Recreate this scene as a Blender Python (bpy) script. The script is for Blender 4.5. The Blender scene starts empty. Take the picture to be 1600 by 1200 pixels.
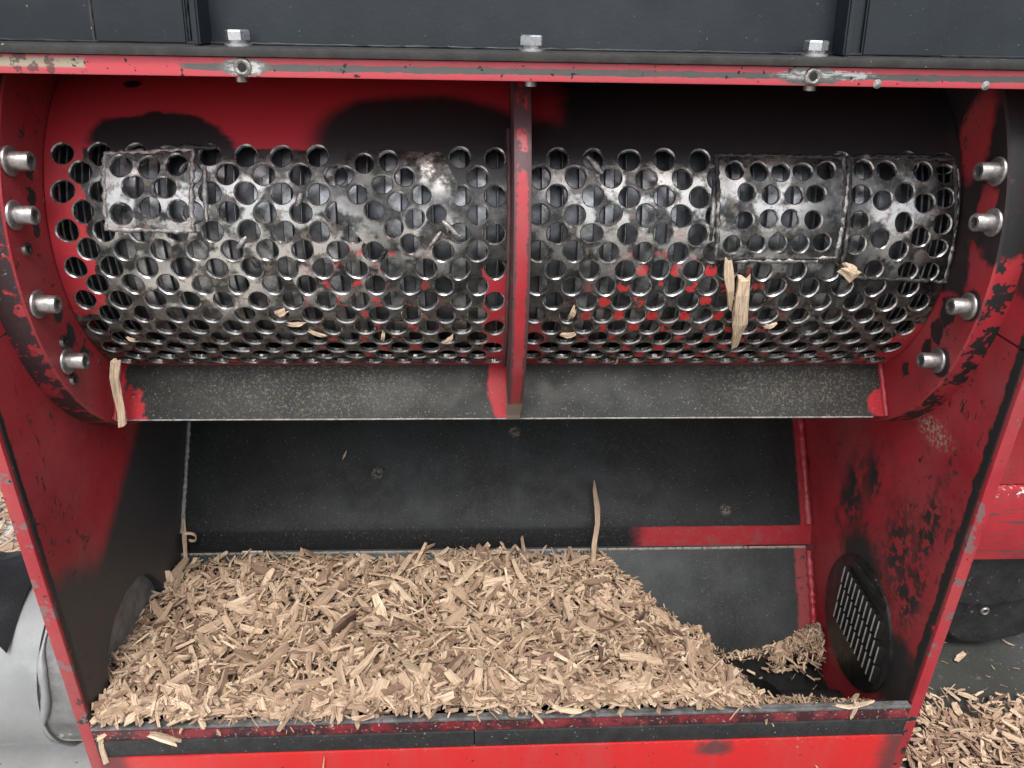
import bpy, bmesh, math, random
import numpy as np
from mathutils import Vector, Matrix, geometry
random.seed(7); rng = np.random.default_rng(7)
S = bpy.context.scene
COL = S.collection
R = math.radians
H = 1.0                       # camera height above the floor; mesh data is written relative to the camera height

# ------------------------------------------------------------------ camera
cam = bpy.data.cameras.new('camera'); camo = bpy.data.objects.new('camera', cam); COL.objects.link(camo)
cam.sensor_fit = 'HORIZONTAL'; cam.sensor_width = 36.0; cam.lens = 27.0
cam.clip_start = 0.02; cam.clip_end = 500
yaw, pitch, roll = R(2.94), R(26.0), R(1.15)
fw = Vector((math.sin(yaw)*math.cos(pitch), math.cos(yaw)*math.cos(pitch), -math.sin(pitch)))
rt = Vector((math.cos(yaw), -math.sin(yaw), 0)); up = rt.cross(fw)
r2 = math.cos(roll)*rt + math.sin(roll)*up; u2 = -math.sin(roll)*rt + math.cos(roll)*up
camo.matrix_world = Matrix(((r2.x, u2.x, -fw.x, -0.0366), (r2.y, u2.y, -fw.y, 0), (r2.z, u2.z, -fw.z, H), (0, 0, 0, 1)))
S.camera = camo

# ------------------------------------------------------------------ light
SUN_EL, SUN_AZ = 61.0, 180.0          # azimuth clockwise from +Y: behind the camera, a little to its left
w = bpy.data.worlds.new('World'); S.world = w; w.use_nodes = True
nt = w.node_tree; nt.nodes.clear()
sky = nt.nodes.new('ShaderNodeTexSky'); sky.sky_type = 'NISHITA'; sky.sun_disc = False
sky.sun_elevation = R(SUN_EL); sky.sun_rotation = R(SUN_AZ); sky.air_density = 1.0; sky.dust_density = 4.0; sky.ozone_density = 1.0
hs = nt.nodes.new('ShaderNodeHueSaturation'); hs.inputs['Saturation'].default_value = 0.50
bg = nt.nodes.new('ShaderNodeBackground'); bg.inputs['Strength'].default_value = 0.15
wo = nt.nodes.new('ShaderNodeOutputWorld')
nt.links.new(sky.outputs[0], hs.inputs['Color']); nt.links.new(hs.outputs[0], bg.inputs['Color']); nt.links.new(bg.outputs[0], wo.inputs['Surface'])
sl = bpy.data.lights.new('sun', 'SUN'); sl.energy = 1.2; sl.angle = R(25); sl.color = (1.0, 0.975, 0.94)
so = bpy.data.objects.new('sun', sl); COL.objects.link(so)
az, el = R(SUN_AZ), R(SUN_EL)
sdir = Vector((math.sin(az)*math.cos(el), math.cos(az)*math.cos(el), math.sin(el)))
so.rotation_euler = sdir.to_track_quat('Z', 'Y').to_euler(); so.location = (0, -3, 4)
vs = S.view_settings; vs.view_transform = 'Standard'; vs.look = 'None'; vs.gamma = 1.0; vs.use_curve_mapping = False
vs.exposure = 0.76
S.cycles.max_bounces = 6; S.cycles.diffuse_bounces = 3; S.cycles.glossy_bounces = 3; S.cycles.transmission_bounces = 0; S.cycles.caustics_reflective = False

# ------------------------------------------------------------------ material helpers
class NB:
    def __init__(self, name):
        self.m = bpy.data.materials.new(name); self.m.use_nodes = True
        self.t = self.m.node_tree; self.t.nodes.clear()
        self.out = self.t.nodes.new('ShaderNodeOutputMaterial')
        self.b = self.t.nodes.new('ShaderNodeBsdfPrincipled')
        self.t.links.new(self.b.outputs[0], self.out.inputs[0])
        self._c = {}
    def set(self, sock, v):
        if isinstance(v, bpy.types.NodeSocket): self.t.links.new(v, sock)
        elif v is not None:
            if sock.type == 'RGBA' and len(v) == 3: v = (*v, 1)
            sock.default_value = v
    def math(self, op, a, b=None, c=None, clamp=False):
        n = self.t.nodes.new('ShaderNodeMath'); n.operation = op; n.use_clamp = clamp
        for i, v in enumerate((a, b, c)):
            if v is not None: self.set(n.inputs[i], v)
        return n.outputs[0]
    def vm(self, op, a, b=None):
        n = self.t.nodes.new('ShaderNodeVectorMath'); n.operation = op
        self.set(n.inputs[0], a)
        if b is not None: self.set(n.inputs[1], b)
        return n.outputs['Value'] if op in ('LENGTH', 'DOT_PRODUCT') else n.outputs[0]
    def noise(self, vec, scale, detail=3, rough=.55, color=False):
        n = self.t.nodes.new('ShaderNodeTexNoise'); self.set(n.inputs['Vector'], vec)
        n.inputs['Scale'].default_value = scale; n.inputs['Detail'].default_value = detail; n.inputs['Roughness'].default_value = rough
        return n.outputs['Color' if color else 'Fac']
    def mr(self, x, a, b, c=0., d=1., smooth=True):
        n = self.t.nodes.new('ShaderNodeMapRange'); n.interpolation_type = 'SMOOTHSTEP' if smooth else 'LINEAR'
        for i, v in enumerate((x, a, b, c, d)): self.set(n.inputs[i], v)
        return n.outputs[0]
    def mix(self, f, a, b):
        n = self.t.nodes.new('ShaderNodeMix'); n.data_type = 'RGBA'
        self.set(n.inputs['Factor'], f); self.set(n.inputs['A'] if False else n.inputs[6], a); self.set(n.inputs[7], b)
        return n.outputs[2]
    def fmix(self, f, a, b):
        n = self.t.nodes.new('ShaderNodeMix'); n.data_type = 'FLOAT'
        self.set(n.inputs[0], f); self.set(n.inputs[2], a); self.set(n.inputs[3], b)
        return n.outputs[0]
    def obj(self):
        if 'o' not in self._c: self._c['o'] = self.t.nodes.new('ShaderNodeTexCoord').outputs['Object']
        return self._c['o']
    def uv(self):
        if 'u' not in self._c: self._c['u'] = self.t.nodes.new('ShaderNodeTexCoord').outputs['UV']
        return self._c['u']
    def sep(self, v):
        n = self.t.nodes.new('ShaderNodeSeparateXYZ'); self.set(n.inputs[0], v); return n.outputs
    def attr(self, name):
        n = self.t.nodes.new('ShaderNodeAttribute'); n.attribute_name = name; return n
    def jag(self, vec, amp, scale):
        k = ('j', id(vec), amp, scale)
        if k not in self._c:
            nz = self.noise(vec, scale, 3, .65, True)
            self._c[k] = self.vm('ADD', vec, self.vm('MULTIPLY', self.vm('SUBTRACT', nz, (.5, .5, .5)), (amp, amp, amp)))
        return self._c[k]
    def ell(self, c, r, soft=.08, amp=.02, scale=60, vec=None):
        v = self.jag(self.obj() if vec is None else vec, amp, scale)
        d = self.vm('LENGTH', self.vm('DIVIDE', self.vm('SUBTRACT', v, c), r))
        return self.mr(d, 1+soft, 1-soft)
    def half(self, n, p, soft=.002, amp=.01, scale=60, vec=None):
        """1 on the side of point p the vector n points to"""
        v = self.jag(self.obj() if vec is None else vec, amp, scale)
        d = self.vm('DOT_PRODUCT', self.vm('SUBTRACT', v, p), tuple(Vector(n).normalized()))
        return self.mr(d, -soft, soft)
    def mx(self, *a):
        o = a[0]
        for x in a[1:]: o = self.math('MAXIMUM', o, x)
        return o
    def mul(self, *a):
        o = a[0]
        for x in a[1:]: o = self.math('MULTIPLY', o, x)
        return o
    def inv(self, a): return self.math('SUBTRACT', 1., a)
    def spots(self, scale, lo, hi, vec=None, detail=3, rough=.6):
        return self.mr(self.noise(self.obj() if vec is None else vec, scale, detail, rough), lo, hi)
    def layers(self, base, rough, metal, lst, bump=.0, bscale=400, spec=.5):
        col, ro, me = base, rough, metal
        for m, c, r_, me_ in lst:
            col = self.mix(m, col, c); ro = self.fmix(m, ro, r_); me = self.fmix(m, me, me_)
        self.set(self.b.inputs['Base Color'], col); self.set(self.b.inputs['Roughness'], ro); self.set(self.b.inputs['Metallic'], me)
        self.b.inputs['Specular IOR Level'].default_value = spec
        if bump:
            n = self.t.nodes.new('ShaderNodeBump'); n.inputs['Strength'].default_value = bump; n.inputs['Distance'].default_value = .002
            h = self.noise(self.obj(), bscale, 4, .6)
            if len(lst) > 1: h = self.math('SUBTRACT', h, self.math('MULTIPLY', lst[1][0], .4))
            self.set(n.inputs['Height'], h); self.t.links.new(n.outputs[0], self.b.inputs['Normal'])
        return self.m

RED = (0.42, 0.030, 0.040); RED2 = (0.31, 0.020, 0.029); DARK = (0.022, 0.023, 0.023); STEEL = (0.52, 0.50, 0.47)
DUST = (0.33, 0.29, 0.24)
def P(x, y, z): return (x, y, z + H)

def redtone(n):
    f = n.noise(n.obj(), 9, 4, .6)
    return n.mix(n.mr(f, .3, .7), RED, RED2)
def rough_red(n): return n.mr(n.noise(n.obj(), 25, 5, .6), .3, .7, .30, .52)

def m_red(name, extra=None, nick=.70, dust=.0, bump=.12, base=None):
    n = NB(name); L = []
    L.append((n.mul(n.spots(11, .35, .75, detail=5), .20), (.26, .17, .16), .7, 0.))
    if extra: L += extra(n)
    L.append((n.spots(170, nick, nick+.02, detail=2), DARK, .55, .1))
    L.append((n.mul(n.spots(260, .64, .72), n.spots(14, .45, .65)), (.20, .05, .05), .6, 0.))
    if dust: L.append((n.mul(n.spots(40, .45, .75), dust), DUST, .8, 0.))
    return n.layers(base or redtone(n), rough_red(n), 0., L, bump, 300)

def m_plain(name, col, rough=.5, metal=0., var=.25, scale=30, bump=.1, extra=None, spec=.5, bscale=350):
    n = NB(name)
    c2 = tuple(v*(1-var) for v in col); c1 = tuple(v*(1+var) for v in col)
    base = n.mix(n.mr(n.noise(n.obj(), scale, 5, .62), .3, .7), c1, c2)
    ro = n.mr(n.noise(n.obj(), scale*2.3, 4, .6), .3, .7, max(.05, rough-.1), min(1, rough+.1))
    return n.layers(base, ro, metal, extra(n) if extra else [], bump, bscale, spec)

# ------------------------------------------------------------------ mesh helpers
def finish(me, smooth=None):
    if smooth is not None:
        me.polygons.foreach_set('use_smooth', [True]*len(me.polygons)); me.set_sharp_from_angle(angle=R(smooth))
    me.update()
def mk(name, me, mats, parent=None, label=None):
    o = bpy.data.objects.new(name, me); COL.objects.link(o)
    for m in (mats if isinstance(mats, (list, tuple)) else [mats]):
        if m is not None and m.name not in me.materials: me.materials.append(m)
    if parent is not None:
        o.parent = parent
        root = parent
        o.matrix_parent_inverse = parent_world(root).inverted()
    if label: o['label'] = label
    return o
WM = {}
def parent_world(o): return WM.get(o.name, Matrix.Identity(4))
def empty(name, loc, label, cat, group=None):
    o = bpy.data.objects.new(name, None); COL.objects.link(o); o.location = loc; o.empty_display_size = .1
    WM[o.name] = Matrix.Translation(loc); tag(o, label, cat, group); return o
def tag(o, label, cat, group=None):
    o['label'] = label; o['category'] = cat
    if group: o['group'] = group
    return o
def bm_to(name, bm, smooth=35):
    me = bpy.data.meshes.new(name); bmesh.ops.recalc_face_normals(bm, faces=bm.faces); bm.to_mesh(me); bm.free(); finish(me, smooth); return me
def box_bm(bm, x0, x1, y0, y1, z0, z1, bev=.001, seg=2, tilt=0):
    v = []
    for x in (x0, x1):
        for y in (y0, y1):
            for z in (z0, z1): v.append(bm.verts.new((x, y, z + H + tilt*x)))
    idx = ((0, 1, 3, 2), (4, 6, 7, 5), (0, 4, 5, 1), (2, 3, 7, 6), (0, 2, 6, 4), (1, 5, 7, 3))
    fs = [bm.faces.new([v[i] for i in f]) for f in idx]
    if bev:
        es = list({e for f in fs for e in f.edges}); bmesh.ops.bevel(bm, geom=es, offset=bev, segments=seg, affect='EDGES', profile=.6)
def box(name, x0, x1, y0, y1, z0, z1, mat, parent, bev=.001, tilt=0, label=None):
    bm = bmesh.new(); box_bm(bm, x0, x1, y0, y1, z0, z1, bev, 2, tilt)
    return mk(name, bm_to(name, bm), mat, parent, label)
def prism(name, poly, x0, x1, mat, parent, bev=.001, label=None, smooth=35):
    """(Y,Z) outline pushed along X"""
    bm = bmesh.new()
    a = [bm.verts.new((x0, y, z + H)) for y, z in poly]; b = [bm.verts.new((x1, y, z + H)) for y, z in poly]
    bm.faces.new(a); bm.faces.new(b[::-1]); n = len(poly)
    for i in range(n): bm.faces.new((a[i], a[(i+1) % n], b[(i+1) % n], b[i]))
    bmesh.ops.recalc_face_normals(bm, faces=bm.faces)
    if bev:
        es = [e for e in bm.edges if e.calc_face_angle(0) > R(30)]
        bmesh.ops.bevel(bm, geom=es, offset=bev, segments=2, affect='EDGES', profile=.6)
    return mk(name, bm_to(name, bm, smooth), mat, parent, label)
def lathe_mesh(name, prof, n=32, axis='X', smooth=35):
    """profile [(along, radius)] turned about an axis through the origin"""
    bm = bmesh.new(); rings = []
    for a, r in prof:
        ring = []
        for k in range(n):
            t = 2*math.pi*k/n; c, s = r*math.cos(t), r*math.sin(t)
            ring.append(bm.verts.new((a, c, s) if axis == 'X' else (c, s, a)))
        rings.append(ring)
    for i in range(len(rings)-1):
        for k in range(n): bm.faces.new((rings[i][k], rings[i][(k+1) % n], rings[i+1][(k+1) % n], rings[i+1][k]))
    for ring in (rings[0], rings[-1]):
        try: bm.faces.new(ring)
        except ValueError: pass
    bmesh.ops.remove_doubles(bm, verts=bm.verts, dist=1e-6)
    return bm_to(name, bm, smooth)
def tube_mesh(name, pts, rad, n=8, wob=.0, seed=0, cap=True):
    rr = random.Random(seed); bm = bmesh.new(); rings = []
    pts = [Vector(p) for p in pts]
    for i, p in enumerate(pts):
        d = (pts[min(i+1, len(pts)-1)] - pts[max(i-1, 0)]).normalized()
        a = d.orthogonal().normalized() if i == 0 else (a - d*a.dot(d)).normalized()
        b = d.cross(a); r = (rad[i] if isinstance(rad, (list, tuple)) else rad)*(1 + wob*(rr.random()*2-1))
        o = Vector((rr.uniform(-1, 1), rr.uniform(-1, 1), rr.uniform(-1, 1)))*wob*r*.4
        rings.append([bm.verts.new(p + o + (a*math.cos(2*math.pi*k/n) + b*math.sin(2*math.pi*k/n))*r) for k in range(n)])
    for i in range(len(rings)-1):
        for k in range(n): bm.faces.new((rings[i][k], rings[i][(k+1) % n], rings[i+1][(k+1) % n], rings[i+1][k]))
    if cap: bm.faces.new(rings[0]); bm.faces.new(rings[-1])
    return bm_to(name, bm, 60)
def oval(x, y, t):
    """worn holes are a little oval, each in its own way"""
    h = math.sin(x*1271.3+y*3117.7)*43758.5; h -= math.floor(h); g_ = math.sin(x*2311.9+y*977.1)*12543.7; g_ -= math.floor(g_)
    if x > 0.5 or y < -.5: return 1.
    return 1 + .085*h*h*math.cos(2*t+6.28*g_) + .03*g_*math.cos(3*t+6.28*h)
def cdt_sheet(outer, cuts, holes, pts, seg=24):
    """flat triangulation of an outline minus cut-outs (polygons) and round holes; returns verts2d, tris"""
    V, E = [], []
    def loop(ps):
        b = len(V); V.extend(Vector(p) for p in ps); n = len(ps)
        E.extend((b+i, b+(i+1) % n) for i in range(n))
    loop(outer)
    for c in cuts: loop(c)
    for (x, y, r) in holes:
        loop([(x+oval(x, y, 2*math.pi*k/seg)*r*math.cos(2*math.pi*k/seg), y+oval(x, y, 2*math.pi*k/seg)*r*math.sin(2*math.pi*k/seg)) for k in range(seg)])
    V.extend(Vector(p) for p in pts)
    vv, ee, ff, *_ = geometry.delaunay_2d_cdt(V, E, [], 0, 1e-6)
    arr = np.array([(v.x, v.y) for v in vv]); T = np.array([f for f in ff if len(f) == 3])
    c = arr[T].mean(1)
    keep = inside(c, outer)
    for cu in cuts: keep &= ~inside(c, cu)
    for (x, y, r) in holes: keep &= np.hypot(c[:, 0]-x, c[:, 1]-y) > r*.985*np.array([oval(x, y, a_) for a_ in np.arctan2(c[:, 1]-y, c[:, 0]-x)]) if len(c) < 300 else far_ok(c, x, y, r)
    return arr, T[keep]
def far_ok(c, x, y, r):
    d = np.hypot(c[:, 0]-x, c[:, 1]-y); ok = np.ones(len(c), bool)
    for i in np.nonzero(d < r*1.25)[0]: ok[i] = d[i] > r*.985*oval(x, y, math.atan2(c[i, 1]-y, c[i, 0]-x))
    return ok
def inside(p, poly):
    x, y = p[:, 0], p[:, 1]; r = np.zeros(len(p), bool); n = len(poly)
    for i in range(n):
        x1, y1 = poly[i]; x2, y2 = poly[(i+1) % n]
        if y1 == y2: continue
        r ^= ((y1 > y) != (y2 > y)) & (x < (x2-x1)*(y-y1)/(y2-y1) + x1)
    return r
def densify(poly, step):
    o = []
    for i in range(len(poly)):
        a, b = Vector(poly[i]), Vector(poly[(i+1) % len(poly)]); n = max(1, int((b-a).length/step))
        o += [tuple(a.lerp(b, k/n)) for k in range(n)]
    return o
def inset(poly, d):
    c = np.mean(poly, 0); o = []
    for p in poly:
        v = np.array(p)-c; l = np.linalg.norm(v); o.append(tuple(c + v*(l-d*1.35)/l))
    return o

# ================================================================== dimensions (metres, relative to the camera)
YC, ZC, RD, RS = 0.8884, -0.2159, 0.2411, 0.1765     # drum axis, end disc radius, screen radius
WD, WW, WO = 0.43, 0.455, 0.468                       # disc face, wall inner face, wall outer face
TY, TZ = 0.735, -0.72                                 # auger axis
def cyl(x, s, r=RS):
    t = s/RS; return (x, YC - r*math.cos(t), ZC + H + r*math.sin(t))
def ring(r, deg, x=0):
    t = R(deg); return (x, YC - r*math.cos(t), ZC + H + r*math.sin(t))

# ================================================================== setting
n = NB('dark_floor')
m_floor = n.layers(n.mix(n.mr(n.noise(n.obj(), 3, 6, .6), .3, .7), (.036, .038, .033), (.062, .063, .055)),
    n.mr(n.noise(n.obj(), 8, 5, .6), .3, .7, .28, .55), 0., [(n.spots(220, .66, .7), DUST, .9, 0.), (n.spots(30, .62, .75), (.12, .115, .10), .8, 0.)], .2, 200)
n = NB('pale_left_floor')
m_slab = n.layers(n.mix(n.mr(n.noise(n.obj(), 6, 7, .65), .3, .7), (.62, .60, .55), (.46, .44, .40)), .85, 0.,
    [(n.spots(120, .66, .72), (.25, .2, .15), .9, 0.)], .3, 150)
bm = bmesh.new(); bmesh.ops.create_grid(bm, x_segments=2, y_segments=2, size=60)
g = mk('ground', bm_to('ground', bm, None), m_floor); g['kind'] = 'structure'; g['label'] = 'dark grey green floor under the machine'
bm = bmesh.new()
pv = [bm.verts.new((x, y, .004)) for x, y in ((-30, -30), (-.47, -30), (-.47, 30), (-30, 30))]; bm.faces.new(pv)  # second floor sheet in a paler colour
g = mk('left_floor_sheet', bm_to('left_floor_sheet', bm, None), m_slab); g['kind'] = 'structure'; g['label'] = 'paler floor sheet left of the machine'

# ================================================================== the machine
MACH = empty('wood_chipper', (0, .8, 0), 'red and black wood chipper with perforated screen drum above its open chip trough', 'wood chipper')

# ---- materials
def x_left(n):
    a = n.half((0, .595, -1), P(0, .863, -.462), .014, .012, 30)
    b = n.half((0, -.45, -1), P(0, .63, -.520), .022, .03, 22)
    e = n.half((0, -1, 0), P(0, .6150, 0), .0012, .005, 90)
    scr_v = n.vm('MULTIPLY', n.obj(), (1, 2.6, .8))
    marks = n.mul(n.spots(42, .600, .625, scr_v, 5, .75), n.mx(n.ell(P(-.455, .675, -.465), (.05, .05, .05), .6, .03, 40), n.ell(P(-.455, .64, -.42), (.05, .02, .10), .6, .03, 40)))
    mott = n.mul(n.spots(55, .60, .635, rough=.7), n.spots(9, .45, .6))
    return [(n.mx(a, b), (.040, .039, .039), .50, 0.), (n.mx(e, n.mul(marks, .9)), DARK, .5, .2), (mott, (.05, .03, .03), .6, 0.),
            (n.mul(n.spots(300, .70, .73), .7), (.22, .2, .18), .8, 0.)]
M_WL = m_red('red_paint_left_wall', x_left, .71)
def x_right(n):
    e = n.half((0, -1, 0), P(0, .6205, 0), .0012, .014, 60)
    e = n.mul(e, n.spots(18, .33, .40))
    def E(y, z, ry, rz, s=.15, a=.045, sc=55): return n.ell(P(.455, y, z), (.09, ry, rz), s, a, sc)
    big = n.mx(E(.765, -.635, .05, .05, .35), n.mul(E(.82, -.575, .03, .07, .7), n.spots(30, .42, .56)), E(.64, -.70, .05, .055, .3), E(.75, -.70, .06, .06, .3), n.mul(E(.78, -.51, .03, .04, .8, .03), n.spots(30, .42, .56)))
    scr = n.mul(n.mx(E(.662, -.505, .016, .055, .6, .05), E(.665, -.59, .03, .04, .7, .05), E(.70, -.56, .03, .05, .8, .06)), n.spots(75, .44, .52, rough=.7))
    scr_v = n.vm('MULTIPLY', n.obj(), (1, 1.6, .7))
    mk_ = n.mul(n.spots(48, .585, .610, scr_v, 5, .75), n.mx(E(.68, -.45, .05, .05, .6), E(.66, -.37, .045, .05, .6), E(.67, -.53, .05, .08, .6)))
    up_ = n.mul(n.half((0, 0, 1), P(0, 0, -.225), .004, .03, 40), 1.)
    rust = n.mul(n.ell(P(.455, .70, -.40), (.09, .03, .012), .6, .02, 120), n.spots(200, .45, .6))
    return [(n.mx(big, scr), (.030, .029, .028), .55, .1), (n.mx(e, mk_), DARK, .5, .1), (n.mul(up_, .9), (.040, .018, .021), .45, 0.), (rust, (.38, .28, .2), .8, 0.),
            (n.mul(n.spots(55, .61, .64, rough=.7), n.spots(9, .48, .6)), (.05, .03, .03), .6, 0.)]
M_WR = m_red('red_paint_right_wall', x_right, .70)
def x_edge(n):
    return [(n.mul(n.spots(30, .57, .60, rough=.75), .8), (.20, .15, .15), .5, .3), (n.mul(n.spots(60, .60, .63, rough=.7), n.half((0, 0, -1), P(0, 0, -.66), .03, .08, 20)), DARK, .5, .1)]
M_EDGE = m_red('red_paint_scuffed_edge', x_edge, .68)
def x_discl(n):
    bl = [n.ell(P(-.43, *ring(.196, a)[1:2], ring(.196, a)[2]-H), (.05, r, r*1.25), .12, .018, 70) for a, r in ((-13.5, .010), (-23, .009), (-33, .010), (9, .006), (17, .007), (24, .006))]
    rim = n.mul(n.half((1, 0, 0), P(-.4315, 0, 0), .0006, .0, 60), 1.)
    rimw = n.mul(n.inv(rim), n.spots(45, .42, .47, rough=.7))
    return [(n.mx(*bl), DARK, .6, 0.), (rimw, (.05, .032, .035), .5, .2), (n.mul(n.spots(90, .60, .64, rough=.7), n.spots(14, .45, .55)), (.07, .03, .03), .6, 0.),
            (n.mul(n.spots(230, .6, .68), n.spots(20, .5, .65)), DUST, .8, 0.)]
M_DL = m_red('red_paint_left_disc', x_discl, .70)
def x_discr(n):
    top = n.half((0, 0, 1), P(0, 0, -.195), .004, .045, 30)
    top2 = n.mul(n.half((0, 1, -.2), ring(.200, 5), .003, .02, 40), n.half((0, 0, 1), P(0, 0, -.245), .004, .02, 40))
    bl = [n.ell((.43, *ring(.197, a)[1:]), (.05, r, r*1.25), .12, .022, 70) for a, r in ((-13, .013), (-21, .010), (-27.5, .008), (-41, .007))]
    bolt = [n.ell((.43, *ring(.226, a)[1:]), (.05, .014, .015), .1, .006, 90) for a in (-7, -25)]
    redpatch = n.mx(n.ell((.43, *ring(.212, 17)[1:]), (.05, .013, .02), .2, .02, 60), n.ell((.43, *ring(.2, 36)[1:]), (.05, .022, .04), .3, .03, 40))
    rimw = n.mul(n.half((1, 0, 0), P(.4315, 0, 0), .0006, 0., 60), n.spots(45, .46, .50, rough=.7))
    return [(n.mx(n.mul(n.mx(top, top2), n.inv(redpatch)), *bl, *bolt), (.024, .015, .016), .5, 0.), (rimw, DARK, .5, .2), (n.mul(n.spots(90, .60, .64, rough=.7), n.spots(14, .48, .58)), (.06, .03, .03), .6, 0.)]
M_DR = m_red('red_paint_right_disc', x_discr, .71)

def steel_dark(name, extra=None, col=(.050, .052, .050), rough=.46, metal=.35, specks=.66, bump=.12):
    n = NB(name)
    L = extra(n) if extra else []
    L += [(n.mul(n.spots(420, specks, specks+.05, detail=2), .7), (.22, .20, .17), .85, 0.), (n.mul(n.spots(900, .62, .70, detail=1), .3), (.15, .14, .12), .85, 0.),
          (n.mul(n.spots(190, .52, .72, detail=6, rough=.75), n.spots(7, .4, .7), .30), (.15, .14, .125), .8, 0.)]
    base = n.mix(n.mr(n.noise(n.obj(), 14, 6, .65), .3, .7), tuple(v*1.35 for v in col), tuple(v*.75 for v in col))
    return n.layers(base, n.mr(n.noise(n.obj(), 30, 5, .6), .3, .7, rough-.1, rough+.12), metal, L, bump, 380, .22)
def x_strip(n):
    o = n.obj()
    sx = n.sep(o)
    ends = n.mx(n.mul(n.ell(P(-.412, .755, -.40), (.017, .05, .018), .2, .04, 70), 1.), n.ell(P(.428, .757, -.395), (.020, .02, .018), .08, .012, 80), n.half((-1, 0, 0), (-.421, 0, 0), .002, .014, 70))
    fleck = n.mul(n.half((0, 0, 1), P(0, 0, -.3560), .001, .014, 45), 1.)
    dusty = n.mul(n.spots(330, .50, .66, rough=.75), n.mx(n.ell(P(-.22, .77, -.375), (.12, .1, .03), .6, .03, 30), n.ell(P(.33, .77, -.375), (.1, .1, .03), .7, .03, 30)))
    ribred = n.mul(n.ell(P(-.006, .775, -.375), (.017, .05, .045), .15, .012, 60), n.half((-1, 0, 0), (.004, 0, 0), .001, 0., 60))
    return [(n.mul(dusty, .45), (.26, .22, .16), .85, 0.), (n.mx(ends, fleck, ribred), RED, .45, 0.)]
M_STRIP = steel_dark('worn_steel_strip', x_strip, (.030, .031, .029), .52, .25, .64)
def x_back(n):
    dots = n.mx(*[n.ell(P(x, y, z), (.008, .008, .008), .25, .004, 300) for x, y, z in ((.327, .915, -.653), (-.18, .949, -.607), (.02, .985, -.56))])
    right = n.half((1, 0, 0), (.438, 0, 0), .002, .006, 80)
    lowb = n.half((0, 0, -1), P(0, 0, -.6725), .003, .003, 40)  # near-black below the bend: its weaker skylight is put into the colour
    lowr = n.mul(n.half((0, 0, -1), P(0, 0, -.6725), .0012, .002, 60), n.half((1, 0, 0), (.20, 0, 0), .02, .03, 40))
    return [(n.mul(dots, n.spots(300, .40, .6), .7), (.22, .19, .15), .9, 0.), (lowb, (.010, .0105, .011), .5, 0.), (n.mx(right, lowr), (.34, .026, .034), .5, 0.), (n.mul(n.mx(right, lowr), n.spots(60, .45, .7, detail=5), .4), (.20, .10, .09), .7, 0.)]
M_BACK = steel_dark('dark_back_plate', x_back, (.022, .024, .024), .46, .15, .668)
def x_step(n):
    return [(n.half((-1, 0, 0), (.185, 0, 0), .012, .035, 40), (.012, .012, .012), .5, 0.)]
M_STEP = m_red('red_paint_step', x_step, .70)
def x_lower(n):
    right = n.half((1, 0, 0), (.428, 0, 0), .003, .010, 60)
    topd = n.mul(n.half((0, 0, 1), P(0, 0, -.7022), .0012, .002, 60), n.spots(250, .3, .5), .9)
    return [(n.mul(right, n.spots(120, .3, .42)), (.24, .05, .05), .5, 0.), (topd, DUST, .9, 0.)]
M_LOWER = steel_dark('dark_lower_plate', x_lower, (.034, .038, .038), .42, .2, .685)
M_BLACK = m_plain('black_paint', (.017, .0175, .018), .42, 0., .3, 20, .12, lambda n: [(n.spots(500, .70, .73), (.2, .19, .17), .8, 0.)])
M_HOP = m_plain('black_hopper_paint', (.016, .021, .026), .38, .06, .18, 9, .10,
    lambda n: [(n.spots(420, .715, .74), (.22, .22, .21), .8, 0.), (n.mul(n.spots(12, .50, .75), .4), (.030, .036, .040), .5, 0.)], .30, 250)
M_HOPEDGE = m_plain('dull_black_edge', (.035, .034, .031), .6, .1, .3, 60, .15, lambda n: [(n.spots(150, .70, .72), (.5, .48, .44), .6, .3)])
M_WELD = m_plain('weld_steel', (.34, .32, .30), .38, .8, .5, 140, .5, None, .5, 700)
M_WELDK = m_plain('dark_weld', (.055, .053, .050), .35, .6, .5, 140, .6, lambda n: [(n.spots(28, .54, .64), (.42, .40, .38), .32, .9)], .5, 700)
M_WELDG = m_plain('grey_weld', (.30, .29, .27), .6, .3, .4, 200, .5)
M_RIM = m_plain('polished_hole_rim', (.42, .41, .395), .28, .94, .5, 90, .1)
M_BOLT = m_plain('bolt_steel', (.36, .34, .325), .40, .85, .25, 250, .15, lambda n: [(n.spots(300, .62, .70), (.25, .2, .15), .7, .2)])
M_ZINC = m_plain('zinc_bolt', (.66, .68, .70), .30, .9, .05, 250, 0)
M_SOCK = m_plain('dark_socket', (.02, .019, .018), .6, .2)
M_ROT = m_plain('rotor_steel', (.15, .155, .165), .38, .8, .45, 40, .1)
M_ROTE = m_plain('rotor_edge_steel', (.34, .34, .345), .34, .9, .4, 60, .1)
M_TUBE = m_plain('grey_painted_tube', (.24, .25, .25), .42, .15, .10, 12, .15, lambda n: [(n.spots(260, .69, .72), (.25, .22, .2), .7, 0.), (n.mul(n.spots(18, .5, .7), .5), (.36, .36, .35), .5, 0.)])
M_COLL = m_plain('grey_collar', (.15, .15, .148), .5, .2, .35, 40, .5, lambda n: [(n.spots(30, .58, .62), (.42, .41, .39), .5, .1)])
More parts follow.
